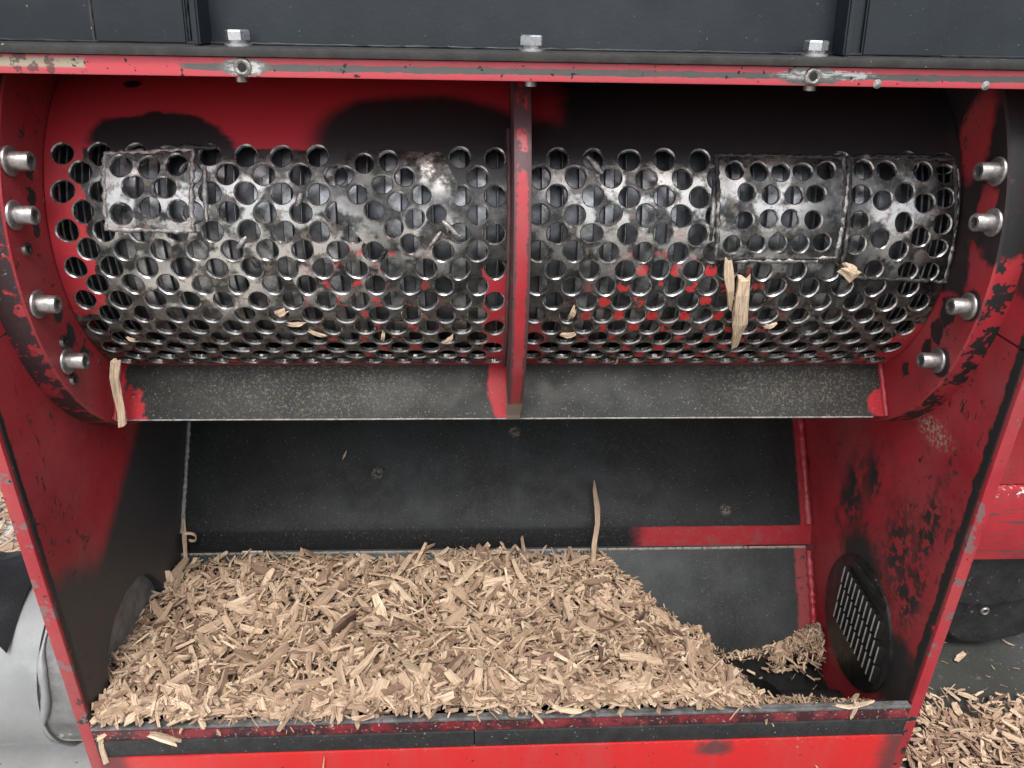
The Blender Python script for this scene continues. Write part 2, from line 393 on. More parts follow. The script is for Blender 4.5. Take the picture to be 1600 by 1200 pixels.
def x_bar(n):
    s = n.sep(n.obj())
    zc = n.math('ABSOLUTE', n.math('SUBTRACT', s[2], H-.0440))
    wid = n.math('MULTIPLY_ADD', n.noise(n.obj(), 70, 5, .7), .0046, .0002)
    band = n.mr(n.math('SUBTRACT', wid, zc), -.0004, .0004)
    xm = n.half((1, 0, 0), (-.262, 0, 0), .004, .03, 60)
    far = n.half((-1, 0, 0), (-.335, 0, 0), .002, .02, 80)
    dirt = n.mul(far, n.mr(n.math('ABSOLUTE', n.math('SUBTRACT', s[2], H-.0425)), .0045, .0025), n.spots(250, .3, .45))
    halo = n.mx(n.ell(P(-.2155, .65, -.0440), (.020, .02, .0060), .15, .006, 150), n.ell(P(.232, .65, -.0440), (.026, .02, .0066), .15, .006, 150))
    halo2 = n.mul(n.mx(n.ell(P(-.2155, .65, -.044), (.013, .02, .006), .3, .008, 250), n.ell(P(.245, .65, -.043), (.04, .02, .003), .3, .006, 250)), n.spots(260, .44, .54, n.vm('MULTIPLY', n.obj(), (.25, 1, 1.6)), 5, .7))
    return [(n.mul(xm, band), (.145, .14, .135), .45, .5), (halo, (.20, .195, .19), .4, .6), (halo2, (.75, .74, .72), .3, .7),
            (dirt, (.42, .36, .27), .9, 0.), (n.mul(far, n.spots(120, .52, .58), .8), (.10, .05, .05), .7, 0.)]
M_BAR = m_red('red_paint_flange_bar', x_bar, .67, base=(.60, .075, .095))
def x_rib(n):
    s = n.sep(n.obj())
    front = n.mr(n.math('ABSOLUTE', n.math('SUBTRACT', s[0], .0037)), .0068, .0040)
    low = n.half((0, 0, -1), P(0, 0, -.372), .002, .006, 60)
    edge = n.mul(n.inv(n.mr(n.math('MULTIPLY_ADD', n.noise(n.vm('MULTIPLY', n.obj(), (.3, 1, 1)), 160, 4, .7), .0085, n.math('MULTIPLY', n.math('ABSOLUTE', n.math('SUBTRACT', s[0], .0033)), -1.)), -.0009, -.0002)), 1.)
    return [(n.mul(edge, .9), (.085, .055, .055), .5, .3), (low, (.30, .245, .22), .55, .3), (n.mul(n.half((0, 0, 1), P(0, 0, -.13), .01, .05, 40), n.spots(50, .40, .5)), (.075, .035, .04), .5, .1)]
M_RIB = m_red('red_paint_rib', x_rib, .70)

# ---- perforated screen material (laid out in the unrolled sheet: u = along the drum, v = around it)
def screen_mat(name, right, patch=False):
    n = NB(name); U = n.uv(); s = n.sep(U)
    nz = n.noise(U, 60, 6, .65); nz2 = n.noise(U, 22, 5, .6)
    base = n.mix(n.mr(nz, .38, .62), (.036, .036, .035), (.105, .101, .095))
    ro = n.mr(n.noise(U, 90, 5, .6), .3, .7, .20, .38); me = .9
    def E(u, v, ru, rv, soft=.4, a=.03, sc=40): return n.ell((u, v, 0), (ru, rv, 5), soft, a, sc, U)
    def Hf(nv, p, soft=.002, a=.01, sc=60): return n.half(nv, p, soft, a, sc, U)
    L = []
    if right:
        bare = n.mx(E(.13, .035, .10, .055, .5), E(.235, .055, .045, .035, .5), E(.37, .035, .035, .04, .5), E(.24, -.002, .06, .012, .4))
    else:
        bare = n.mx(E(-.335, .045, .055, .045, .4), E(-.25, .03, .07, .055, .5), E(-.19, .0, .07, .05, .5), E(-.08, .02, .03, .03, .4), E(-.29, -.03, .08, .03, .5), E(-.07, .085, .03, .02, .5))
    thr = n.spots(34, .45, .56, U, 4, .55)
    L.append((n.mul(bare, thr), (.52, .50, .47), .23, .97))
    L.append((n.mul(bare, n.spots(75, .55, .62, U, 4, .7), .7), (.20, .155, .125), .55, .4))
    scrt = n.noise(n.vm('MULTIPLY', U, (700, 60, 1)), 1., 3, .6)
    L.append((n.mul(n.mr(scrt, .60, .68), n.spots(30, .45, .6, U), .30), (.45, .43, .41), .28, .95))
    L.append((n.mul(n.mr(scrt, .40, .33), n.spots(26, .45, .6, U), .5), (.05, .047, .044), .5, .5))
    if not patch:
        low = Hf((0, -1, 0), (0, -.045, 0), .035, .02, 40)
        L.append((n.mul(low, n.spots(110, .40, .58, U, 5, .7), .75), (.105, .088, .075), .75, .1))
        # paint left on the islands between the holes
        p = .0338 if right else .0328; x0 = .1412 if right else -.2485
        f = n.math('MULTIPLY', n.math('COSINE', n.math('MULTIPLY', n.math('SUBTRACT', s[0], x0), 2*math.pi/p)),
                   n.math('COSINE', n.math('MULTIPLY', n.math('SUBTRACT', s[1], .0955), math.pi/.01745)))
        f = n.math('ADD', f, n.math('MULTIPLY', n.math('SUBTRACT', n.noise(U, 190, 4, .7), .5), .9))
        isl = n.mr(f, -.42, -.54)
        L.append((n.mul(n.mr(f, .02, .30), n.spots(38, .40, .52, U), n.inv(Hf((0, 1, 0), (0, .095, 0), .006, .02, 50)), n.math('MULTIPLY_ADD', bare, .55, .08)), (.50, .48, .46), .28, .95))
        if right: where = n.mx(E(.165, -.075, .10, .085, .35, .03, 60), Hf((0, -1, 0), (0, -.128, 0), .02, .02, 40))
        else: where = n.mx(n.mul(E(-.14, -.075, .06, .10, .4, .03, 60), .9), Hf((0, -1, 0), (0, -.135, 0), .02, .02, 40))
        L.append((n.mul(isl, where, n.spots(55, *((.46, .53) if right else (.52, .58)), U, 3, .6)), (.50, .022, .024), .45, 0.))
        if right: solid = n.mx(n.mul(Hf((-1, 0, 0), (.036, 0, 0), .001, .014), Hf((0, -1, 0), (0, -.075, 0), .002, .03)), n.mul(Hf((1, 0, 0), (.405, 0, 0), .001, .03, 40), Hf((0, -1, 0), (0, -.072, 0), .002, .02)), Hf((0, -1, 0), (0, -.160, 0), .001, .006))
        else: solid = n.mx(n.mul(Hf((-1, 0, 0), (-.394, 0, 0), .001, .020, 70), Hf((0, 1, 0), (0, -.062, 0), .002, .02)), n.mul(Hf((1, 0, 0), (-.030, 0, 0), .001, .018, 60), Hf((0, -1, 0), (0, -.005, 0), .002, .03)), Hf((0, -1, 0), (0, -.160, 0), .001, .006))
        L.append((solid, RED, .42, 0.))
        dirt = n.mul(Hf((0, -1, 0), (0, -.05, 0), .03, .02, 40), n.spots(130, .50, .62, U, 5, .75), .65)
        L.append((dirt, (.19, .15, .125), .85, 0.))
        if right:
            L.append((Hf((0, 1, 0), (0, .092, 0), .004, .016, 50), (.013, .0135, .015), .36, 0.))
            L.append((n.mul(Hf((-1, 0, 0), (.043, 0, 0), .012, .03, 30), Hf((0, 1, 0), (0, .135, 0), .012, .03, 30)), RED2, .45, 0.))
            L.append((n.mul(Hf((1, 0, 0), (.418, 0, 0), .003, .015, 30), Hf((0, 1, 0), (0, .02, 0), .02, .03, 30), 0.9), (.02, .02, .02), .4, 0.))
        else:
            L.append((Hf((0, 1, 0), (0, .101, 0), .0015, .006, 60), RED, .38, 0.))
            blk = n.mx(E(-.330, .112, .062, .026, .10, .02, 30), E(-.298, .103, .040, .018, .10, .02, 40), E(-.085, .112, .104, .052, .14, .012, 20), E(-.36, .172, .008, .005, .1, .006, 60))
            L.append((blk, (.014, .0145, .016), .40, 0.))
    else:
        L.append((n.mul(n.spots(380, .72, .74, U), 1.), (.7, .68, .65), .3, .9))
    col, r_, m_ = base, ro, me
    for a, c, rr, mm in L: col = n.mix(a, col, c); r_ = n.fmix(a, r_, rr); m_ = n.fmix(a, m_, mm)
    n.set(n.b.inputs['Base Color'], col); n.set(n.b.inputs['Roughness'], r_); n.set(n.b.inputs['Metallic'], m_)
    b = n.t.nodes.new('ShaderNodeBump'); b.inputs['Strength'].default_value = .20; b.inputs['Distance'].default_value = .0015
    n.set(b.inputs['Height'], n.math('ADD', n.noise(U, 160, 5, .65), n.math('MULTIPLY', n.noise(U, 35, 3, .5), 1.2)))
    n.t.links.new(b.outputs[0], n.b.inputs['Normal'])
    return n.m
M_SCL = screen_mat('worn_screen_left', False); M_SCR = screen_mat('worn_screen_right', True)
M_PAL = screen_mat('patch_steel_left', False, True); M_PAR = screen_mat('patch_steel_right', True, True)

# ---- side walls
def wall(side):
    sx = -1 if side == 'L' else 1; mat = M_WL if side == 'L' else M_WR
    def plate(name, poly, hole=None, xi=WW, xo=WO, m=mat):
        outer = densify(poly, .03); holes = [hole] if hole else []
        arr, T = cdt_sheet(outer, [], holes, [], 64)
        bm = bmesh.new()
        vs_ = [bm.verts.new((sx*xi, y, z + H)) for y, z in arr]
        fs = [bm.faces.new([vs_[i] for i in t]) for t in T]
        bmesh.ops.dissolve_limit(bm, angle_limit=.01, verts=bm.verts, edges=bm.edges)
        ext = bmesh.ops.extrude_face_region(bm, geom=list(bm.faces))
        bmesh.ops.translate(bm, vec=(sx*(xo-xi), 0, 0), verts=[v for v in ext['geom'] if isinstance(v, bmesh.types.BMVert)])
        loose = [v for v in bm.verts if not v.link_faces]
        bmesh.ops.delete(bm, geom=loose, context='VERTS')
        return mk(name, bm_to(name, bm, 30), m, MACH)
    lo = plate('lower_side_wall', [(.610, -.2690), (.609, -.996), (1.12, -.996), (1.12, -.2690)], (TY, TZ, .087) if side == 'L' else None)
    plate('upper_side_wall', [(.612, -.0515), (.611, -.2665), (1.12, -.2665), (1.12, -.0515)])
    box('wall_front_edge', *sorted((sx*(WW+.0015), sx*(WO+.0015))), .6045, .6115, -.99, -.052, M_EDGE, lo, .0012)
    # weld ridge where the seam runs
    return lo
WL = wall('L'); WR = wall('R')

# ---- end discs with cap screws
for sx, mat in ((-1, M_DL), (1, M_DR)):
    me = lathe_mesh('end_disc', [(0, 0.), (0, RD-.002), (.002, RD), (WW-WD+.001, RD)], 128, 'X', 30)
    for v in me.vertices: v.co = Vector((sx*(WD+v.co.x), YC+v.co.y, ZC+H+v.co.z))
    me.update(); me.flip_normals() if sx < 0 else None
    mk('end_disc', me, mat, MACH)
head = lathe_mesh('cap_screw', [(.0032, 0.), (.0032, .0079), (.0175, .0081), (.0188, .0074), (.0188, .0048), (.0130, .0046), (.0130, 0.)], 28)
washer = lathe_mesh('washer', [(0, .0055), (0, .0125), (.0012, .0130), (.0026, .0126), (.0032, .0118), (.0032, .0055)], 28)
sock = lathe_mesh('hex_socket', [(.0131, 0.), (.0131, .0046), (.0133, .0046), (.0133, 0.)], 6)
head.materials.append(M_BOLT); washer.materials.append(M_BOLT); sock.materials.append(M_SOCK)
def part(name, me, parent, mw):
    o = bpy.data.objects.new(name, me); COL.objects.link(o); o.parent = parent
    o.matrix_parent_inverse = parent_world(parent).inverted(); o.matrix_world = mw; o.matrix_basis = mw; WM[o.name] = mw; return o
for sx in (-1, 1):
    for (y, z) in ((.681, -.1225), (.667, -.165), (.6665, -.245), (.689, -.311)):
        mw = Matrix.Translation((sx*(WD-.0002), y, z+H)) @ Matrix.Rotation(math.pi if sx > 0 else 0, 4, 'Z') @ Matrix.Rotation(random.uniform(0, 6), 4, 'X')
        b = part('cap_screw', head, MACH, mw)
        part('washer', washer, b, mw); part('hex_socket', sock, b, mw)
plug = lathe_mesh('threaded_plug', [(0, 0.), (0, .006), (.003, .0058), (.003, .003), (.001, .003), (.001, 0.)], 16); plug.materials.append(M_WELDK)
for (y, z) in ((.672, -.196), (.692, -.292), (.672+.02, -.332)):
    part('threaded_plug', plug, MACH, Matrix.Translation((-WD, y, z+H)))

# ---- screens
HR, CH, TH = .0098, .0011, .0048
PL = ([(-.3743, .0954), (-.2958, .1), (-.2981, .0253), (-.3761, .0271)],
      [(-.3597, .0837), (-.3345, .0828), (-.3099, .0854), (-.3492, .0653), (-.3211, .0649), (-.3612, .0411), (-.3353, .047), (-.3096, .0438)], .0096)
PA = ([(.19, .1002), (.3138, .0998), (.3132, .0046), (.1948, .0021)],
      [(.2074, .0855), (.2308, .0852), (.2518, .0842), (.2729, .085), (.2958, .0865), (.2193, .0652), (.2428, .0636), (.2651, .0632), (.2861, .0646), (.2188, .0396), (.2422, .041), (.2627, .0411), (.2853, .0401), (.2086, .0165), (.2322, .0179), (.2528, .0187), (.2748, .0182), (.296, .0195)], .0084)
PB = ([(.3175, .0992), (.4211, .0985), (.4294, -.0201), (.3213, -.015)],
      [(.3322, .0878), (.3544, .0871), (.39, .0864), (.4124, .0843), (.3299, .0645), (.3514, .0594), (.3723, .0664), (.3928, .0568), (.4122, .0615), (.3307, .0398), (.3742, .0383), (.3921, .0251), (.412, .0374), (.3304, .0177), (.3535, .0233), (.3732, .0118), (.411, .0143), (.3526, -.0068), (.3874, -.0083), (.409, -.0091)], .0090)
PC = ([(-.1526, .1005), (-.0686, .1003), (-.0532, .0692), (-.063, .0369), (-.0926, .0012), (-.1413, .0156), (-.1649, .0449), (-.1677, .0798)],
      [(-.1402, .0888), (-.1182, .0916), (-.1593, .077), (-.1234, .0697), (-.1027, .0768), (-.1463, .0607), (-.1093, .0541), (-.0877, .0608), (-.1312, .0452), (-.0938, .0389), (-.0734, .0427), (-.1139, .0295), (-.0991, .0152), (-.1327, .0081)], .0088)
def sheet_mesh(name, outer, cuts, holes, r_out, th, grid, edge_walls=True, plain=()):
    """outline minus cuts and holes rolled on to the drum, each hole with a chamfer and a wall"""
    rr = random.Random(3)
    ring_pts = [(x, y, r+CH) for x, y, r in holes] + [(x, y, r+.0015) for x, y, r in plain]
    xs = [p[0] for p in outer]; ys = [p[1] for p in outer]; G = []
    x = min(xs)+grid*.7
    while x < max(xs):
        y = min(ys)+grid*.45
        while y < max(ys):
            if all((x-hx)**2+(y-hy)**2 > (hr*1.1+.0010)**2 for hx, hy, hr in ring_pts): G.append((x, y))
            y += grid*.8
        x += grid*1.6
    G = np.array(G); k = inside(G, inset(outer, .002))
    for c in cuts: k &= ~inside(G, c)
    seg = 28
    arr, T = cdt_sheet(densify(outer, grid), [densify(c, grid) for c in cuts], ring_pts, [tuple(g_) for g_ in G[k]], seg)
    V = [cyl(u, v, r_out) for u, v in arr]; UVs = [tuple(a) for a in arr]; F = [tuple(int(i) for i in t) for t in T]; MI = [0]*len(F)
    # edge walls of outline and cut-outs
    cnt = {}
    for f in F:
        for a, b in ((f[0], f[1]), (f[1], f[2]), (f[2], f[0])):
            cnt[(min(a, b), max(a, b))] = cnt.get((min(a, b), max(a, b)), 0)+1
    def near_hole(p): return any(math.hypot(p[0]-hx, p[1]-hy) < hr*1.13 for hx, hy, hr in ring_pts)
    if edge_walls:
        low = {}
        for (a, b), c in cnt.items():
            if c == 1 and not (near_hole(arr[a]) and near_hole(arr[b])):
                for i in (a, b):
                    if i not in low: low[i] = len(V); V.append(cyl(arr[i][0], arr[i][1], r_out-th)); UVs.append(tuple(arr[i]))
                F.append((a, b, low[b], low[a])); MI.append(0)
    for hx, hy, hr in holes:
        b0 = len(V); jit = [rr.uniform(-.00035, .00035) for _ in range(seg)]
        for (r_, d) in ((hr+CH, 0.), (hr, CH*1.1), (hr*.995, th)):
            for k_ in range(seg):
                t = 2*math.pi*k_/seg; q = r_*oval(hx, hy, t) + (jit[k_] if d else 0)
                u, v = hx+q*math.cos(t), hy+q*math.sin(t); V.append(cyl(u, v, r_out-d)); UVs.append((u, v))
        for j in range(2):
            for k_ in range(seg):
                a, b = b0+j*seg+k_, b0+j*seg+(k_+1) % seg; F.append((a, b, b+seg, a+seg)); MI.append(1)
    me = bpy.data.meshes.new(name); me.from_pydata(V, [], F)
    uvl = me.uv_layers.new(name='UVMap'); li = np.empty(len(me.loops), int); me.loops.foreach_get('vertex_index', li)
    uvl.data.foreach_set('uv', np.array(UVs)[li].ravel())
    me.polygons.foreach_set('material_index', MI)
    bm = bmesh.new(); bm.from_mesh(me)
    ax = Vector((0, YC, ZC+H))
    for f in bm.faces:
        c = f.calc_center_median(); d = Vector((0, c.y-ax.y, c.z-ax.z))
        if f.material_index == 0 and abs(f.normal.dot(d.normalized())) > .5 and f.normal.dot(d) < 0: f.normal_flip()
    bm.to_mesh(me); bm.free(); finish(me, 28); return me
def weld(name, poly, closed, r, off, mat, parent, seed, wob=.35, step=.0035):
    pts = densify(poly, step) if closed else densify(poly, step)[:-1]
    if closed: pts = pts + [pts[0]]
    rr = random.Random(seed)
    p3 = [cyl(u+rr.uniform(-.0008, .0008), v+rr.uniform(-.0008, .0008), RS+off) for u, v in pts]
    return mk(name, tube_mesh(name, p3, r, 8, wob, seed), mat, parent)
S0, S1 = -.1700, .2150
def base_holes(x0, p, xmin, xmax, polys):
    hs_ = []
    for i in range(16):
        v = .0955 - i*.01745
        if v < S0+.006: break
        for k in range(-40, 40):
            u = x0 + (k + (.5 if i % 2 else 0))*p
            if not (xmin+.0105 < u < xmax-.0105): continue
            c = np.array([(u, v)])
            if any(inside(c, inset(pl, .0035))[0] for pl in polys): continue
            hs_.append((u + random.uniform(-.0005, .0005), v + random.uniform(-.0005, .0005), HR*random.uniform(.97, 1.03)))
    return hs_
for (x0, x1, gx, gp, patches, mat, pm) in ((-.4288, -.0045, -.2485, .0328, (PL, PC), M_SCL, M_PAL), (.0118, .4288, .1412, .0338, (PA, PB), M_SCR, M_PAR)):
    polys = [p[0] for p in patches]
    outer = [(x0, S0), (x1, S0), (x1, S1), (x0, S1)]
    me = sheet_mesh('screen_sheet', outer, [], base_holes(gx, gp, x0, x1, polys), RS, TH, .0085, plain=[(u, v, p[2]) for p in patches for u, v in p[1]])
    sc = mk('screen_sheet', me, [mat, M_RIM], MACH)
    for i, (poly, hl, r) in enumerate(patches):
        pmesh = sheet_mesh('patch_plate', poly, [], [(u, v, r) for u, v in hl], RS+(.0020 if poly is not PC[0] else .0009), .0046, .0075)
        pp = mk('patch_plate', pmesh, [pm, M_RIM], sc)
        if poly is not PC[0]: weld('weld_bead', poly, True, .0023, .0008, M_WELDK if poly is not PL[0] else M_WELD, sc, 11+i, .34)
# odd weld blobs spattered between the holes
for k, (u, v, l, a) in enumerate(((-.30, .102, .05, 0.), (-.20, .055, .012, 1.2), (-.255, .016, .014, .8), (-.245, -.004, .012, 2.2), (-.06, .030, .022, 2.4), (-.075, .020, .018, .9), (-.125, .004, .012, 1.), (-.285, .06, .05, 1.57), (.075, .09, .022, 2.3), (.188, .05, .06, 1.57), (.315, .05, .09, 1.5), (.25, .001, .09, 0.), (.37, .101, .09, 0.), (.426, .035, .11, 1.6))):
    pts = [cyl(u + math.cos(a)*l*(t-.5), v + math.sin(a)*l*(t-.5) + random.uniform(-.0006, .0006), RS+.0004) for t in np.linspace(0, 1, max(4, int(l/.004)))]
    rad = [(.0032 if l < .03 else .0026)*(.45+.55*math.sin(math.pi*(.08+.84*i/(len(pts)-1)))) for i in range(len(pts))]
    me = tube_mesh('weld_bead', pts, rad, 8, .3, 40+k)
    mk('weld_bead', me, M_WELD if k % 3 else M_WELDK, MACH)
# rear half of the drum, closed and dark
prof = [(YC - (RS+.002)*math.cos(t), ZC + (RS+.002)*math.sin(t)) for t in np.linspace(R(72), R(305), 40)]
bm = bmesh.new(); ra = [bm.verts.new((-.43, y, z+H)) for y, z in prof]; rb = [bm.verts.new((.43, y, z+H)) for y, z in prof]
for i in range(len(prof)-1): bm.faces.new((ra[i], ra[i+1], rb[i+1], rb[i]))
mk('drum_shell', bm_to('drum_shell', bm, 40), M_BLACK, MACH)
# rotor seen through the holes
rot = mk('rotor', lathe_mesh('rotor', [(-.42, 0.), (-.42, .150), (.42, .150), (.42, 0.)], 72), M_ROT, MACH)
for v in rot.data.vertices: v.co += Vector((0, YC, ZC+H))
rot.data.update()
def disc_me(r, t): 
    m = lathe_mesh('rotor_disc', [(0, .08), (0, r-.001), (.001, r), (t-.001, r), (t, r-.001), (t, .08)], 48)
    for p in m.polygons: pass
    m.materials.append(M_ROT); m.materials.append(M_ROTE)
    mi = [1 if abs(p.normal.x) < .5 else 0 for p in m.polygons]; m.polygons.foreach_set('material_index', mi); return m
dA, dB, dC = disc_me(.155, .016), disc_me(.1535, .010), disc_me(.161, .0024)
x = -.372; k = 0
while x < .365:
    d = (dA, dB, dC)[k % 3]
    part('rotor_disc', d, rot, Matrix.Translation((x, YC, ZC+H))); x += (.026, .019, .017)[k % 3]; k += 1
for s0 in (-.426, .385):
    for i in range(7): part('rotor_disc', dC, rot, Matrix.Translation((s0 + i*.0072, YC, ZC+H)))

# ---- centre rib
outer = [(YC - .2345*math.cos(R(a)), ZC + .2345*math.sin(R(a))) for a in range(44, -53, -3)]
inner = [(YC - (RS-.001)*math.cos(R(a)), ZC + (RS-.001)*math.sin(R(a))) for a in range(-55, 76, 3)]
poly = [(.724, -.0530)] + [p for p in outer if p[1] < -.056] + [(.7465, -.4085)] + inner[1:] + [(.86, -.0530)]
prism('centre_rib', poly, -.0040, .0114, M_RIB, MACH, .0010)
mk('weld_bead', tube_mesh('weld_bead', [ring(RS+.001, a, -.0055) for a in np.arange(40, -53, -1.5)], .0028, 8, .25, 5), M_RIB, MACH)
mk('weld_bead', tube_mesh('weld_bead', [ring(RS+.001, a, .0130) for a in np.arange(40, -53, -1.5)], .0022, 8, .25, 6), M_WELDK, MACH)

# ---- deflector strip under the drum
a0, a1 = Vector((.790, -.3535)), Vector((.7475, -.4068)); d = (a1-a0).normalized(); nn = Vector((d.y, -d.x))   # nn points back/down
if nn.x < 0: nn = -nn
q = [a0, a1, a1+nn*.005, a0+nn*.005]
prism('deflector_strip', [tuple(p) for p in q], -WD, WD, M_STRIP, MACH, .0008)
mk('weld_bead', tube_mesh('weld_bead', [P(-.4275, a0.x+(a1.x-a0.x)*t, a0.y+(a1.y-a0.y)*t) for t in np.linspace(0, 1, 14)], .0035, 8, .25, 8), M_DL, MACH)
mk('weld_bead', tube_mesh('weld_bead', [P(.4275, a0.x+(a1.x-a0.x)*t, a0.y+(a1.y-a0.y)*t) for t in np.linspace(0, 1, 14)], .0035, 8, .25, 9), M_DR, MACH)

mk('strip_edge', tube_mesh('strip_edge', [P(x_, a1.x-.0004, a1.y-.0006) for x_ in np.arange(-.428, .4285, .02)], .0009, 6, 0, 2), M_WELDG, MACH)
# ---- back plates and trough
def slab(name, line, t, mat, x0=-WW, x1=WW, bev=.0008):
    ln = [Vector(p) for p in line]; off = []
    for i, p in enumerate(ln):
        dd = (ln[min(i+1, len(ln)-1)]-ln[max(i-1, 0)]).normalized(); off.append(p + Vector((-dd.y, dd.x))*t)
    return prism(name, [tuple(p) for p in ln] + [tuple(p) for p in off[::-1]], x0, x1, mat, MACH, bev)
slab('unseen_rear_panel', [(1.10, -.052), (1.10, -.402)], .006, M_BLACK)  # unseen panel, added to shut out sky light behind the drum
slab('back_plate', [(1.10, -.402), (.9085, -.6615), (.9040, -.6690), (.9010, -.6760), (.8990, -.6835), (.8945, -.7010)], .006, M_BACK)
slab('lower_plate', [(.8900, -.7000), (.800, -.826)], .006, M_LOWER, -WW, .4460)
slab('trough_bottom', [(.800, -.828)] + [(.718 - .098*math.cos(R(a)), -.772 + .098*math.sin(R(a))) for a in range(-145, 1, 12)][0:0] + [(.775, -.850), (.740, -.866), (.700, -.866), (.664, -.850), (.640, -.822), (.628, -.780), (.622, -.722)], .004, m_plain('void_dark_trough', (.008, .008, .008), .8, 0., .3, 30, .1, None, .15))  # near-black colour stands in for the shade in the trough void
mk('weld_bead', tube_mesh('weld_bead', [P(-.4525, .9965-(.0965)*t, -.5425-(.1305)*t) for t in np.linspace(0, 1, 40)], .0030, 8, .25, 21), M_WELDG, MACH)
mk('weld_bead', tube_mesh('weld_bead', [P(.4495, .9965-(.094)*t, -.5425-(.1285)*t) for t in np.linspace(-.1, 1, 44)], .0055, 8, .2, 22), M_STEP, MACH)
mk('weld_bead', tube_mesh('weld_bead', [P(.4490, .885-(.07)*t, -.705-(.098)*t) for t in np.linspace(0, 1, 36)], .0045, 8, .3, 23), M_WR, MACH)
# auger
bm = bmesh.new(); N = 150; V0 = []
for i in range(N+1):
    x_ = -.45+.895*i/N; t = 2*math.pi*x_/.11
    V0.append([bm.verts.new((x_, .718+r*math.cos(t), -.838+H+r*math.sin(t))) for r in (.02, .040)])
for i in range(N): bm.faces.new((V0[i][0], V0[i][1], V0[i+1][1], V0[i+1][0]))
M_AUG = m_plain('void_dark_auger', (.010, .010, .010), .7, 0., .3, 30, .1, None, .2)  # auger colour taken towards black to paint the shaded void
aug = mk('auger_flight', bm_to('auger_flight', bm, 60), M_AUG, MACH)
me = lathe_mesh('auger_shaft', [(-.45, 0), (-.45, .024), (.45, .024), (.45, 0)], 24); 
for v in me.vertices: v.co += Vector((0, .718, -.838+H))
mk('auger_shaft', me, M_AUG, MACH)

# ---- front lip and panel
TL = .0075
def xlip(n): return [(n.spots(50, .58, .64, rough=.7), (.12, .11, .105), .5, .4)]
M_LIP = m_plain('bare_steel_lip', (.19, .19, .188), .42, .5, .4, 60, .2, xlip)
bm = bmesh.new(); box_bm(bm, -WW+.0008, WW-.0008, .6000, .6050, -.7070, -.7035, .0010, 2, TL); 
mk('lip_edge', bm_to('lip_edge', bm), M_LIP, MACH)
bm = bmesh.new(); box_bm(bm, -WW+.0008, WW-.0008, .6052, .6100, -.7085, -.7045, .0010, 2, TL); mk('lip_plate', bm_to('lip_plate', bm), M_LIP, MACH)
box('lip_rail', -WW+.001, WW-.001, .6010, .6120, -.7230, -.7085, m_red('red_paint_rail', base=(.20, .012, .02), extra=lambda n: [(n.spots(28, .40, .56, rough=.7), (.055, .016, .02), .5, .1), (n.spots(300, .62, .68), DUST, .9, 0.)], nick=.66), MACH, .0012, TL)  # darker red and blotches stand in for shade under the lip
for xa, xb in ((-WW+.0015, -.0405), (-.0398, WW-.0015)):
    box('rubber_strip', xa, xb, .5992, .6070, -.7470, -.7232, m_plain('black_rubber', (.020, .0205, .021), .62, 0., .3, 60, .2, lambda n: [(n.spots(300, .66, .72), (.22, .2, .17), .9, 0.)]), MACH, .0014, TL)
def x_front(n):
    e = n.mx(n.half((-1, 0, 0), (-.424, 0, 0), .010, .018, 30), n.half((1, 0, 0), (.432, 0, 0), .012, .025, 30))
    return [(n.mul(e, .85), (.06, .03, .03), .6, 0.), (n.ell(P(.235, .60, -.757), (.02, .1, .012), .5, .02, 80), (.10, .03, .03), .6, 0.)]
n_ = NB('bright_red_front'); L_ = x_front(n_) + [(n_.mul(n_.spots(14, .42, .72, n_.vm('MULTIPLY', n_.obj(), (1, 1, .22)), 6, .7), .28), (.22, .10, .09), .7, 0.), (n_.mul(n_.spots(240, .60, .70), n_.half((0, 0, 1), P(0, 0, -.752), .006, .01, 60), .25), DUST, .9, 0.), (n_.spots(170, .72, .74, detail=2), DARK, .55, .1)]
M_FRONT = n_.layers(n_.mix(n_.noise(n_.obj(), 5, 3, .5), (.56, .022, .022), (.47, .018, .020)), .36, 0., L_, .06, 300)
box('front_panel', -WW+.002, WW-.002, .5975, .6045, -.995, -.7473, M_FRONT, MACH, .001, TL)

# ---- auger end cover with louvres
AC = (.737, -.703)
me = lathe_mesh('auger_cover', [(.006, 0.), (.006, .083), (.0075, .085), (.011, .0852)], 72, 'X', 40)
for v in me.vertices: v.co = Vector((WW-.011+v.co.x, AC[0]+v.co.y, AC[1]+H+v.co.z))
me.update()
M_COV = m_plain('black_cover', (.020, .019, .018), .38, .2, .35, 30, .15, lambda n: [(n.mul(n.ell(P(.44, .775, -.74), (.05, .03, .05), .5, .02, 40), .7), (.06, .05, .04), .5, .2), (n.spots(240, .67, .71), (.2, .18, .15), .7, .1)])
cover = mk('auger_cover', me, M_COV, MACH)
bm = bmesh.new(); pr = [(0, -.0040), (-.0058, .0002), (-.0060, .0028), (0, .0036)]
ra = [bm.verts.new((x_, y_, -.0128)) for x_, y_ in pr]; rb = [bm.verts.new((x_, y_, .0128)) for x_, y_ in pr]
bm.faces.new(ra); bm.faces.new(rb[::-1])
for i in range(4): bm.faces.new((ra[i], ra[(i+1) % 4], rb[(i+1) % 4], rb[i]))
lou = bm_to('louvre', bm, 20); lou.materials.append(M_COV); lou.materials.append(m_plain('worn_louvre_edge', (.62, .60, .56), .40, .35, .2, 200, .05))
for p in lou.polygons:
    if abs(p.normal.x) > .95 and p.center.x < -.003: p.material_index = 1
for r_ in range(3):
    for c in range(12):
        y_ = .776 - c*.0107 - r_*.0015; z_ = -.6590 - r_*.0285 - c*.0004
        if math.hypot(y_-AC[0], z_-AC[1]) + .010 > .0835: continue
        part('louvre', lou, cover, Matrix.Translation((WW-.0052, y_, z_+H)))
box('cover_clip', WW-.0090, WW-.0052, .684, .765, -.6350, -.6260, M_COV, cover, .001)

